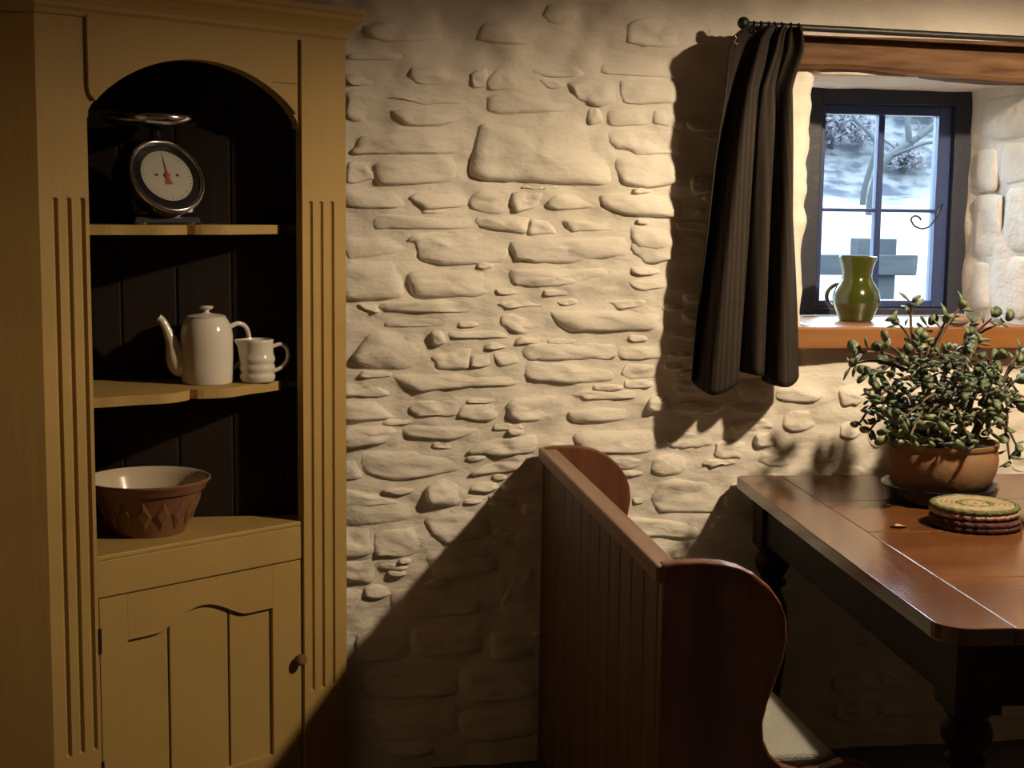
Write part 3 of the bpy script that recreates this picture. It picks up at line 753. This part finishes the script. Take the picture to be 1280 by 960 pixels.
link('dial_surround', on_dial(lathe([(.084, .0165), (.084, .0175)], 48)), 'black', kscale)
dial = link('dial', on_dial(lathe([(.062, .0178), (.062, .0190)], 48)), 'dial', kscale)
for k in range(40):
    a = 2 * math.pi * k / 40; l = .009 if k % 5 == 0 else .005
    me = box(-.0005, .0005, .060 - l, .060, .0190, .0193); me.transform(Matrix.Rotation(a, 4, 'Z'))
    link('tick', on_dial(me), 'tick', dial)
link('needle', on_dial(pymesh([(-.003, 0, .0205), (.003, 0, .0205), (.0006, .05, .0205), (-.0006, .05, .0205), (-.009, -.022, .0205), (.009, -.022, .0205)], [(0, 1, 2, 3), (4, 5, 1, 0)])), 'needle', dial)
me = lathe([(.007, .0190), (.007, .0225), (.004, .0235)], 16); link('hub', on_dial(me), 'needle', dial)
for dx in (-.026, .026):
    me = box(-.004, .004, -.003, .003, .0190, .0193); me.transform(Matrix.Translation((dx, .002, 0))); link('dial_mark', on_dial(me), 'tick', dial)
link('neck', lathe([(.022, .186), (.014, .196), (.012, .212), (.030, .220), (.030, .224)], 20), 'black', kscale, smooth=True, sharp=40)
pan = lathe([(.0, .2245), (.085, .2245), (.098, .230), (.106, .244), (.109, .244), (.101, .227), (.087, .2215), (.0, .2215)][::-1], 40, False, False)
pan.transform(Matrix.Translation((0, .02, 0)))
link('pan', pan, 'chrome', kscale, smooth=True)

# ------------------------------------------------------------------ coffee pot and jug on the middle shelf
pp = shelf_pt(259, 478, ZS2)
pot = thing('coffee_pot', 'tall white china coffee pot with domed sides on middle shelf', 'coffee pot', (pp.x, pp.y, ZS2 + .0005))
MPX = (Vector(pp) - CAM).dot(ROT @ Vector((0, 0, -1))) / FPX           # metres per pixel there
R = lambda a: a * MPX
body = [(R(31), 0), (R(32), R(2)), (R(32.5), R(15)), (R(33), R(40)), (R(32.5), R(60)), (R(30), R(72)), (R(26), R(79)), (R(24.5), R(81)), (R(23.5), R(80)), (R(29), R(60)), (R(29), R(4)), (0.0005, R(4))]
link('body', lathe(body, 44, False, True), 'china', pot, smooth=True, sharp=50)
lid = link('lid', lathe([(R(24), R(80.5)), (R(24.5), R(83)), (R(19), R(85)), (R(6), R(86.5)), (R(3.5), R(88)), (R(3.5), R(90)), (R(8), R(92)), (R(9), R(94)), (R(8), R(95.5)), (R(2), R(96))], 36), 'china', pot, smooth=True, sharp=60)
ang = math.radians(190)      # spout towards screen left
sd = Vector((math.cos(ang), math.sin(ang), 0))
def sp(r, z): return sd * R(r) + Vector((0, 0, R(z)))
link('spout', tube(smooth_pts([sp(26, 14), sp(34, 22), sp(39, 36), sp(42, 50), sp(47, 64), sp(53, 77), sp(58, 82)], 4), [R(8), R(10), R(12), R(13), R(13.5), R(13.3), R(13), R(12.4), R(11.6), R(10.8), R(10), R(9.2), R(8.4), R(7.7), R(7.1), R(6.5), R(6), R(5.4), R(5.2), R(5), R(4.8), R(4.6), R(4.5), R(4.6), R(5)], 14), 'china', pot, smooth=True, sharp=60)
hd = Vector((math.cos(math.radians(28)), math.sin(math.radians(28)), 0))
def hp(r, z): return hd * R(r) + Vector((0, 0, R(z)))
link('handle', tube(smooth_pts([hp(28, 66), hp(42, 72), hp(54, 66), hp(58, 48), hp(52, 30), hp(40, 18), hp(30, 16)], 5), R(3.2), 10), 'china', pot, smooth=True)

jp = shelf_pt(322, 477.5, ZS2)
jug = thing('milk_jug', 'small white ribbed china milk jug beside the coffee pot', 'jug', (jp.x, jp.y, ZS2 + .0005))
prof_j = [(0.0005, 0), (R(19), 0), (R(21), R(2))]
for c in (7, 18, 29):
    prof_j += [(R(20.6), R(c - 5.2)), (R(21.8), R(c - 2.5)), (R(22.2), R(c)), (R(21.8), R(c + 2.5)), (R(20.6), R(c + 5.2))]
prof_j += [(R(20), R(38)), (R(20), R(50)), (R(20.5), R(53)), (R(19.3), R(54)), (R(18), R(50)), (R(18), R(4)), (0.0005, R(4))]
def jwob(r, z, a):
    d = abs((a - math.radians(192) + math.pi) % (2 * math.pi) - math.pi)
    return r + R(9) * math.exp(-(d / .28) ** 2) * sstep(R(38), R(53), z) * (r > R(5))
link('body', lathe(prof_j, 48, False, False, jwob), 'china', jug, smooth=True, sharp=60)
hd = Vector((math.cos(math.radians(12)), math.sin(math.radians(12)), 0))
link('handle', tube(smooth_pts([hp(19, 44), hp(30, 47), hp(38, 40), hp(38, 27), hp(31, 18), hp(20, 13)], 5), R(2.6), 10), 'china', jug, smooth=True)

# ------------------------------------------------------------------ mixing bowl on the base shelf
b0 = onp(186, 655, CR - CN * .150, CN)
bowl = thing('mixing_bowl', 'large buff mixing bowl with cream inside and raised pattern on bottom shelf', 'bowl', (b0.x, b0.y, ZS3 + .0005))
MB = (Vector(b0) - CAM).dot(ROT @ Vector((0, 0, -1))) / FPX
RB = 77 * MB; HB = .128
outp = [(0.0005, .004), (RB * .50, .004), (RB * .52, 0), (RB * .57, 0), (RB * .60, .008), (RB * .70, HB * .35), (RB * .80, HB * .60), (RB * .865, HB * .78), (RB * .90, HB * .79), (RB * .915, HB * .82), (RB * .96, HB * .92), (RB, HB * .96), (RB * 1.0, HB * .985), (RB * .98, HB)]
inp = [(RB * .98, HB), (RB * .95, HB * .985), (RB * .89, HB * .85), (RB * .78, HB * .55), (RB * .66, HB * .28), (RB * .50, .020), (RB * .3, .014), (0.0005, .012)]
bb = link('bowl_outside', lathe(outp, 56, False, False), 'bowl_out', bowl, smooth=True, sharp=50)
link('bowl_inside', lathe(inp, 56, False, False), 'bowl_in', bowl, smooth=True)
for k in range(16):
    a0 = 2 * math.pi * k / 16; v = []
    def bp(a, t, off): rr = RB * (.62 + .235 * t) + off; return (rr * math.cos(a), rr * math.sin(a), .012 + (HB * .76 - .012) * t)
    da = .17
    v = [bp(a0 - da, .5, .0005), bp(a0, .06, .0005), bp(a0 + da, .5, .0005), bp(a0, .94, .0005), bp(a0 - da * .6, .5, .004), bp(a0, .25, .004), bp(a0 + da * .6, .5, .004), bp(a0, .75, .004)]
    link('raised_diamond', pymesh(v, [(4, 5, 6, 7), (0, 1, 5, 4), (1, 2, 6, 5), (2, 3, 7, 6), (3, 0, 4, 7)]), 'bowl_out', bb)

# ================================================================== PEW / SETTLE
ZP = .846
PX0 = wz(748, 632, ZP).x                      # back face of the pew (left)
PYN = wz(824, 708, ZP).y                      # near end
PYF = -.030
def pz(px, py): v = wy(px, py, PYN); return v.x, v.z
pew = thing('settle_bench', 'wooden settle with boarded back and curved ends beside the table', 'bench', (PX0, 0, 0))
prof_e = [pz(*q) for q in ((829, 706), (850, 703), (880, 702), (905, 704), (925, 709), (945, 719), (962, 733), (976, 753), (984, 776), (985, 798), (980, 825), (970, 853), (960, 880), (954, 905), (955, 925), (963, 944), (980, 960), (1005, 967), (1030, 962), (1055, 953), (1078, 955), (1094, 966), (1100, 985), (1096, 1010))]
prof_e = [(max(PX0 + .0, a) - PX0, b) for a, b in prof_e]
xmax = max(a for a, b in prof_e)
prof_e += [(xmax - .01, .36), (xmax, .12), (xmax + .02, 0), (xmax - .10, 0), (xmax - .16, .07), (.16, .07), (.10, 0), (.004, 0)]
for yy in (PYN, PYF - .030):
    link('end_panel', plate(prof_e, yy, yy + .030), 'pew_end', pew, bevel=.006, segs=3)
nb = 12; y0b, y1b = PYN + .031, PYF - .031
for k in range(nb):
    a = y0b + (y1b - y0b) * k / nb; b = y0b + (y1b - y0b) * (k + 1) / nb
    link('back_board', box(.006 , .026, a + .0010, b - .0010, .05, ZP - .032), 'pine', pew, bevel=.0045, segs=2)
link('top_rail', box(-.004, .040, PYN + .006, PYF, ZP - .032, ZP), 'cap', pew, bevel=.005, segs=3)
SEAT_Z = .455
sfx = wz(1012, 906, SEAT_Z + .03).x - PX0
link('seat', box(.027, sfx, PYN + .031, PYF - .031, SEAT_Z - .028, SEAT_Z), 'pew_end', pew, bevel=.006)
link('seat_rail', box(sfx - .05, sfx - .025, PYN + .031, PYF - .031, SEAT_Z - .10, SEAT_Z - .028), 'pew_end', pew, bevel=.003)
tag(link('seat_pad', box(PX0 + .035, PX0 + sfx - .002, PYN + .036, PYF - .036, SEAT_Z + .0005, SEAT_Z + .03), 'cushion', bevel=.010, segs=3), 'long pale grey seat pad on the settle', 'cushion')

# ================================================================== TABLE
ZTB = .766
tl = wz(938, 611, ZTB); tn = wz(1168, 779, ZTB); tn2 = wz(1270, 786, ZTB)
TX0 = (tl.x + tn.x) / 2; TYN = tn2.y + .004; TYF = -.034; TX1 = 2.55
TX0 = tn.x; TYN = tn2.y + .010; TROT = -math.atan2(tl.x - tn.x, tl.y - tn.y)
tab = thing('dining_table', 'old polished brown table with turned dark legs by the wall', 'table', (TX0, TYN, 0), TROT)
TW = TX1 - TX0; TD = TYF - TYN; EB = .125; TT = .030
rc = .055
cpts = [(rc - rc * math.cos(a), rc - rc * math.sin(a)) for a in [math.pi / 2 * k / 6 for k in range(7)]]
endp = [(EB - .0008, 0)] + cpts[::-1] + [(-.0, TD * .5), (.006, TD - .02), (.02, TD), (EB - .0008, TD)]
link('end_board', slab(endp, ZTB - TT, ZTB), 'table_end', tab, bevel=.008, segs=3)
ws = [0, .24, .52, .76, 1.0]
for a, b in zip(ws[:-1], ws[1:]):
    link('top_board', box(EB + .0008, TW, TD * a + .0005 * (a > 0), TD * b - .0005 * (b < 1), ZTB - TT, ZTB - RNG.uniform(0, .0008)), 'table_top', tab, bevel=.0025, segs=2)
AP = .125; ins = .045
za0, za1 = ZTB - TT - AP, ZTB - TT - .0003
LS = .085
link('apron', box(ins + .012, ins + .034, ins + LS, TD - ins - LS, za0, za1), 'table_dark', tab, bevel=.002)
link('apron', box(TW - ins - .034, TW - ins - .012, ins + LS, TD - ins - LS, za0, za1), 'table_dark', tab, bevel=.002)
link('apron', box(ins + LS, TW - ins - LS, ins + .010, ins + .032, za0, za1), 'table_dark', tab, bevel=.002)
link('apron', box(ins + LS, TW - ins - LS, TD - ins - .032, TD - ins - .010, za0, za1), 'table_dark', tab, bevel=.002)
def leg_mesh():
    bm = bmesh.new(); h = LS / 2
    me = lathe([(.030, .0), (.036, .012), (.036, .05), (.026, .060), (.026, .068), (.040, .085), (.040, .10), (.026, .118), (.024, .14), (.030, .20), (.041, .30), (.046, .38), (.040, .445), (.026, .480), (.024, .490), (.036, .500), (.036, .510), (.028, .518), (.034, .530), (.043, .545), (.045, .560), (.040, .574), (.031, .582), (.040, .590), (.040, .600)], 28)
    bm.from_mesh(me)
    bx = box(-h, h, -h, h, za0 - .012, za1); bm.from_mesh(bx)
    return bm2me(bm)
lm = None
for a, b in ((ins + LS / 2, ins + LS / 2), (TW - ins - LS / 2, ins + LS / 2), (ins + LS / 2, TD - ins - LS / 2), (TW - ins - LS / 2, TD - ins - LS / 2)):
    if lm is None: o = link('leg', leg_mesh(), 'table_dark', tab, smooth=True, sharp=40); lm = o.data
    else: o = bpy.data.objects.new('leg', lm); COL.objects.link(o); o.parent = tab
    o.location = (a, b, 0)

# ------------------------------------------------------------------ saucer, plant
PC = wz(1170, 625, ZTB)
sa_ = tag(link('plant_saucer', lathe([(0.0005, .003), (.100, .003), (.104, 0), (.118, 0), (.127, .010), (.134, .034), (.138, .040), (.136, .043), (.130, .038), (.121, .013), (.110, .008), (0.0005, .008)], 48, False, False), 'saucer', smooth=True), 'glossy blue-black saucer under the terracotta plant pot', 'saucer')
sa_.location = PC + Vector((.006, -.003, .0003))
plant = thing('potted_jade_plant', 'bushy jade plant with small fleshy leaves in terracotta pot', 'plant', PC + Vector((.010, .004, .0088)))
PH = .145
link('pot', lathe([(0.0005, 0), (.088, 0), (.094, .006), (.115, .035), (.128, .068), (.132, .095), (.130, .112), (.127, .122), (.131, .126), (.131, .136), (.124, .136), (.122, .120), (0.0005, .118)], 48, False, False), 'terracotta', plant, smooth=True, sharp=50)
link('soil', lathe([(.1225, .118), (.1225, .124), (.06, .128), (.002, .130)], 30, False, True), 'soil', plant, smooth=True)
pr = random.Random(23)
def lp(px, py, dy=0.0):
    v = wy(px, py, plant.location.y + dy); return v - plant.location
def leaf_mesh(L, Wd, T, cup):
    n = 10; v = [(0, 0, 0)]; f = []
    for k in range(n):
        a = 2 * math.pi * k / n
        x = L * (.55 - .45 * math.cos(a)); y = Wd * .5 * math.sin(a) * (.72 + .28 * (x / L))
        v.append((x, y, cup * (y / Wd) ** 2 * 4 * Wd - .10 * L * (x / L) ** 2))
    t = len(v); v.append((L * .58, 0, T / 2)); v.append((L * .58, 0, -T / 2)); v = v[1:]; t -= 1
    for k in range(n):
        a, b = k, (k + 1) % n; f.append((a, b, t)); f.append((b, a, t + 1))
    return pymesh(v, f)
LM = []
for k, (L, Wd) in enumerate(((.037, .027), (.031, .025), (.040, .030), (.026, .021))):
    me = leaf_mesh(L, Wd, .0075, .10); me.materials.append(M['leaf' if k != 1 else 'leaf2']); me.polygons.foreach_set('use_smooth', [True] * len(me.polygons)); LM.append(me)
trunks = []
for k, (bx_, by_, px, py, dy) in enumerate(((-.03, .0, 1152, 470, -.02), (.0, -.02, 1187, 492, -.05), (.035, .0, 1215, 500, .01), (-.05, .03, 1120, 500, .05), (.0, .04, 1180, 470, .08), (.06, -.02, 1240, 510, -.03))):
    top = lp(px, py, dy); base = Vector((bx_, by_, .118)); mid = base.lerp(top, .55) + Vector((pr.uniform(-.01, .01), pr.uniform(-.01, .01), .015))
    pts = smooth_pts([base, mid, top], 5); r0 = pr.uniform(.009, .013)
    link('stem', tube(pts, [r0 * (1 - .4 * i / (len(pts) - 1)) for i in range(len(pts))], 8), 'stem', plant, smooth=True)
    trunks.append((mid, top))
tips = [(1140, 380, .0), (1203, 382, -.02), (1240, 398, .0), (1256, 402, .03), (1072, 440, -.05), (1066, 455, -.02), (1085, 540, -.06), (1075, 528, .0), (1262, 575, -.05), (1272, 560, -.02), (1275, 440, .0), (1283, 470, .03), (1120, 402, .0), (1160, 408, .03), (1183, 400, .0), (1105, 430, -.05), (1225, 425, -.04), (1290, 500, -.02), (1258, 540, -.06), (1095, 470, .0), (1268, 505, .02), (1215, 405, .05)]
tips += [(1112, 545, -.13), (1135, 552, -.15), (1160, 556, -.15), (1188, 552, -.15), (1215, 556, -.14), (1235, 545, -.10), (1100, 515, -.12), (1128, 525, -.15), (1170, 530, -.16), (1205, 528, -.15), (1240, 520, -.12)]
while len(tips) < 66:
    a = pr.uniform(0, 6.283); e = math.sqrt(pr.uniform(.02, 1))
    px, py = 1178 + 104 * e * math.cos(a), 482 + 66 * e * math.sin(a)
    tips.append((px, py, pr.uniform(-.13, .15) * math.sqrt(max(.3, 1 - e * e))))
nleaf = 0; extra = []
for k, (px, py, dy) in enumerate(tips):
    tip = lp(px, py, dy)
    if tip.y > .17: tip.y = .17
    best = min(trunks, key=lambda t: (t[1] - tip).length + .6 * max(0, t[1].z - tip.z - .02))
    start = best[1] if tip.z > best[1].z - .03 else best[0].lerp(best[1], pr.uniform(.2, .9))
    if (start - tip).length > .2: start = min([t[1] for t in trunks] + [t[0] for t in trunks], key=lambda q: (q - tip).length)
    sag = Vector((pr.uniform(-.015, .015), pr.uniform(-.015, .015), .02 if tip.z > start.z else .035))
    mid = start.lerp(tip, .55) + sag; pts = smooth_pts([start, mid, tip], 5)
    link('twig', tube(pts, [.0048 - .0024 * i / (len(pts) - 1) for i in range(len(pts))], 6), 'stem', plant, smooth=True)
    d = (pts[-1] - pts[-3]).normalized()
    nl = 4 if k % 2 else 5
    for q in range(nl):
        back = .010 * (q // 2) * 1.3; pos = tip - d * back
        a = q * 1.57 + pr.uniform(-.5, .5) + (q // 2) * .8
        u = d.orthogonal().normalized(); vv = d.cross(u)
        dirn = ((u * math.cos(a) + vv * math.sin(a)) * pr.uniform(.7, 1) + d * (.75 - .16 * (q // 2)) + Vector((0, 0, .15))).normalized()
        nrm = (d - dirn * d.dot(dirn)); nrm = nrm.normalized() if nrm.length > .05 else dirn.orthogonal().normalized()
        nrm = (nrm + Vector((0, 0, .25))).normalized(); side = nrm.cross(dirn).normalized(); nrm = dirn.cross(side)
        s = pr.uniform(.75, 1.2)
        mt = Matrix((dirn, side, nrm)).transposed().to_4x4(); mt = Matrix.Translation(pos) @ mt @ Matrix.Scale(s, 4)
        if nleaf < 298:
            o = bpy.data.objects.new('leaf', LM[pr.randrange(4)]); COL.objects.link(o); o.parent = plant; o.matrix_local = mt; nleaf += 1
        else: extra.append(mt)
# inner leaves too many to list singly: one part
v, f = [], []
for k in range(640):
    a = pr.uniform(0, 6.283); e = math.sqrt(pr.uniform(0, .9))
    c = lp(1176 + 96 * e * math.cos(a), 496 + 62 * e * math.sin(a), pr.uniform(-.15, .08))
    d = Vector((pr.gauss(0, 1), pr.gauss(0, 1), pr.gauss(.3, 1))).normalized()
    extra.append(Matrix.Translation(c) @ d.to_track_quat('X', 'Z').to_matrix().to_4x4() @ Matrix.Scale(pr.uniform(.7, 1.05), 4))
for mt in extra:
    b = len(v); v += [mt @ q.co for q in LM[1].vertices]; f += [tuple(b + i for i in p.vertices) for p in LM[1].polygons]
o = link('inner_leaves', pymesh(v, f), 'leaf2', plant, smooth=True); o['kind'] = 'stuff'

# ------------------------------------------------------------------ coiled mats on the table
def coil(R_, r, z, bumps, amp, tw=0.):
    pts_n = max(40, bumps * 4); v, f = [], []; m_ = 8
    for i in range(pts_n):
        a = 2 * math.pi * i / pts_n; s = amp * math.sin(bumps * a)
        for k in range(m_):
            b = 2 * math.pi * k / m_; rr = r * (1 + .18 * math.sin(bumps * a + 2 * b))
            v.append(((R_ + s + rr * math.cos(b)) * math.cos(a), (R_ + s + rr * math.cos(b)) * math.sin(a), z + rr * math.sin(b) + s * .5))
    for i in range(pts_n):
        for k in range(m_):
            a, b = i * m_ + k, i * m_ + (k + 1) % m_; c, d = ((i + 1) % pts_n) * m_ + (k + 1) % m_, ((i + 1) % pts_n) * m_ + k
            f.append((a, d, c, b))
    return pymesh(v, f)
MC = wz(1219, 657, ZTB)
def mat_thing(loc, Rm, cols, layers, label, rz):
    t = thing('coiled_mat', label, 'mat', loc, rz, 'coiled mats on the table')
    r = .0062
    for li in range(layers):
        z = r + li * r * 1.75
        rings = int((Rm - r) / (r * 1.75))
        for q in range(rings + 1):
            Rr = Rm - r - q * r * 1.75
            if Rr < .006: break
            if li < layers - 1 and q > 2: break
            c = cols[li][q % len(cols[li])]
            link('coil', coil(Rr, r, z + .002, max(6, int(Rr * 300)), .0013), c, t, smooth=True)
    return t
mat_thing((MC.x, MC.y, ZTB), .0985, [['cord_c'], ['cord_c', 'cord_d']], 2, 'lower maroon and pink coiled mat beside the plant saucer', .3)
mat_thing((MC.x - .003, MC.y + .003, ZTB + .0262), .0955, [['cord_d', 'cord_c'], ['cord_b', 'cord_a', 'cord_a', 'cord_a', 'cord_a', 'cord_b', 'cord_a', 'cord_a', 'cord_a']], 2, 'upper cream and green coiled mat, topmost of the pair', 1.1)
M3 = wz(1309, 657, ZTB)
mat_thing((M3.x, M3.y + .01, ZTB), .055, [['cord_b', 'cord_c', 'cord_b']], 1, 'small dark coiled coaster next to the pair of mats', 2.)
# fallen leaf
fl = wz(1121, 660, ZTB)
me = leaf_mesh(.044, .036, .004, .12); o = link('fallen_leaf', me, 'dryleaf', smooth=True); o.location = (fl.x - .015, fl.y, ZTB + .0042); o.rotation_euler = (0, 0, .3)
tag(o, 'dried pale leaf fallen on the table top', 'leaf')

# ------------------------------------------------------------------ green jug on the sill
jp = wz(1069, 401, SILL_Z)
MJ = (jp - CAM).dot(ROT @ Vector((0, 0, -1))) / FPX; R = lambda a: a * MJ
gj = thing('green_jug', 'green glazed pottery jug with flared neck on window sill', 'jug', (jp.x, jp.y, SILL_Z + .0005))
gp = [(0.0005, 0), (R(20), 0), (R(21.5), R(2)), (R(21.5), R(4)), (R(25), R(12)), (R(28.5), R(21)), (R(29.3), R(29)), (R(27.5), R(37)), (R(23), R(45)), (R(19), R(51)), (R(17.8), R(57)), (R(19), R(65)), (R(21.5), R(73)), (R(23.5), R(78)), (R(23.3), R(80)), (R(21.5), R(79)), (R(17), R(66)), (R(16), R(56)), (R(20), R(46)), (R(26), R(30)), (R(18), R(6)), (0.0005, R(5))]
link('body', lathe(gp, 48, False, False), 'green', gj, smooth=True, sharp=60)
hd = Vector((math.cos(math.radians(131)), math.sin(math.radians(131)), 0))
link('handle', tube(smooth_pts([hp(21, 45), hp(30, 43), hp(38, 37), hp(41, 28), hp(37, 19), hp(27, 14)], 5), R(2.6), 10), 'green', gj, smooth=True)
# smooth stone on the sill
st = wz(1196, 408, SILL_Z)
bm = bmesh.new(); bmesh.ops.create_icosphere(bm, subdivisions=3, radius=1)
for v in bm.verts: k = 1 + .12 * nz(v.co.x * 1.5, v.co.y * 1.5, v.co.z * 1.5); v.co = Vector((v.co.x * .034 * k, v.co.y * .024 * k, v.co.z * .017 * k))
mz = min(v.co.z for v in bm.verts)
o = link('sill_pebble', bm2me(bm), 'stone_pink', smooth=True); o.location = (st.x, st.y, SILL_Z - mz + .0003); tag(o, 'smooth pinkish pebble on the sill behind the plant', 'pebble')

# ================================================================== CURTAIN AND ROD
YR = -.105
ra, rb = wy(935, 31, YR), wy(1280, 49, YR)
rdir = (rb - ra).normalized()
rod = thing('curtain_rod', 'thin black iron curtain rod above the window', 'curtain rod', ra)
link('pole', tube([Vector((0, 0, 0)), rdir * 1.15], .0085, 12), 'iron', rod, smooth=True, sharp=50)
bm = bmesh.new(); bmesh.ops.create_uvsphere(bm, u_segments=16, v_segments=10, radius=.015)
bmesh.ops.translate(bm, verts=bm.verts, vec=rdir * -.012 + Vector((0, 0, .004))); link('finial', bm2me(bm), 'iron', rod, smooth=True)
for s in (.02, 1.02):
    c = rdir * s
    link('bracket', tube(smooth_pts([c + Vector((0, 0, -.012)), c + Vector((0, .03, -.022)), c + Vector((0, .07, -.02)), c + Vector((0, -YR - .002, -.018))], 4), .006, 8), 'iron', rod, smooth=True)
    me = lathe([(.017, 0), (.017, .008)], 16); me.transform(Matrix.Translation(c + Vector((0, -YR + .016, -.018))) @ Matrix.Rotation(math.pi / 2, 4, 'X')); link('bracket_plate', me, 'iron', rod)

cur = thing('curtain', 'dark striped tweed curtain gathered at the side of the window', 'curtain', (ra.x, YR, 1.03))
rowsL = [(33, 934), (45, 912), (62, 906), (110, 903), (200, 892), (300, 883), (400, 873), (485, 866)]
rowsR = [(33, 996), (45, 999), (62, 1000), (110, 986), (200, 990), (300, 995), (400, 1000), (485, 1003)]
def interp(tab_, y):
    for (a, b), (c, d) in zip(tab_[:-1], tab_[1:]):
        if a <= y <= c: t = (y - a) / (c - a); return b + (d - b) * t
    return tab_[-1][1]
NU, NV = 120, 56; V, Fc, UV = [], [], []
for j in range(NV + 1):
    s = j / NV
    for i in range(NU + 1):
        t = i / NU
        bot = 470 + 8 * math.sin(t * 9.0 + .6) + (14 if t < .42 else 0) * math.sin(math.pi * min(1, t / .42)) + 4 * t
        py = 33 + (bot - 33) * s
        skew = .10 * (1 - s) ** 2 * math.sin(math.pi * t)
        tt = t + skew
        a = 2 * math.pi * (3.35 * t + .16 * math.sin(2 * math.pi * t * 1.5 + 1) - .35 * (1 - s) ** 1.5)
        amp = .020 + .022 * sstep(0, .45, s)
        yy = YR - .010 + amp * math.sin(a) + .008 * math.sin(2.3 * a + 1.3 + 2 * s) + .006 * nz(t * 5, s * 3, 1)
        yy = min(yy, -.028 - .0)
        xl, xr = wy(interp(rowsL, min(485, py)), py, YR).x, wy(interp(rowsR, min(485, py)), py, YR).x
        z = wy(935, py, YR).z
        fold = .020 * math.sin(a + 1.2) * sstep(0, .3, s) * math.sin(math.pi * t)
        x = xl + (xr - xl) * tt + fold * .8
        V.append((x - ra.x, yy - YR, z - 1.03)); UV.append((t * 1.0, s * 1.6))
for j in range(NV):
    for i in range(NU): a = j * (NU + 1) + i; Fc.append((a, a + NU + 1, a + NU + 2, a + 1))
me = pymesh(V, Fc); uvl = me.uv_layers.new(name='UVMap')
for lp_ in me.loops: uvl.data[lp_.index].uv = UV[lp_.vertex_index]
co = link('cloth', me, 'tweed', cur, smooth=True); md = co.modifiers.new('thick', 'SOLIDIFY'); md.thickness = .003; md.offset = 0
for k in range(7):
    c = ra + rdir * (.012 + k * .019) - Vector((ra.x, YR, 1.03))
    me = lathe([(.0135 + .0018 * math.cos(2 * math.pi * q / 8), .0018 * math.sin(2 * math.pi * q / 8)) for q in range(9)], 20, False, False)
    me.transform(Matrix.Translation(c + Vector((0, 0, -.004))) @ Matrix.Rotation(math.radians(90 + RNG.uniform(-14, 14)), 4, 'Y')); link('ring', me, 'iron', cur, smooth=True)
hk = wy(918, 50, YR - .035) - Vector((ra.x, YR, 1.03))
tag(link('hook', tube(smooth_pts([hk + Vector((0, 0, .012)), hk + Vector((.004, 0, .004)), hk + Vector((-.001, 0, -.003)), hk + Vector((.006, 0, -.010)), hk + Vector((.010, 0, -.006))], 4), .0022, 6), 'chrome', cur, smooth=True), 'bright metal hook')

# ================================================================== PENDANT LAMP (out of frame above the table)
lamp = thing('pendant_lamp', 'tin pendant lamp hanging over the table', 'lamp', (LAMP_POS.x, LAMP_POS.y, LAMP_POS.z))
bm = bmesh.new(); bmesh.ops.create_icosphere(bm, subdivisions=2, radius=.036)
link('bulb', bm2me(bm), 'bulb', lamp, smooth=True)
sh = [(.185, -.046), (.155, .02), (.11, .07), (.05, .11), (.028, .125), (.027, .125), (.048, .107), (.107, .068), (.152, .018), (.182, -.046)]
link('lampshade', lathe(sh + [sh[0]], 48, False, False), 'shade', lamp, smooth=True, sharp=60)
link('socket', lathe([(.018, .034), (.022, .06), (.022, .13), (.008, .145)], 20), 'iron', lamp, smooth=True, sharp=50)
link('cable', tube([(0, 0, .14), (0, 0, ZC - LAMP_POS.z - .02)], .004, 8), 'cable', lamp, smooth=True)
link('ceiling_rose', lathe([(.045, ZC - LAMP_POS.z - .028), (.05, ZC - LAMP_POS.z - .01), (.05, ZC - LAMP_POS.z - .0005)], 24), 'iron', lamp, smooth=True, sharp=50)
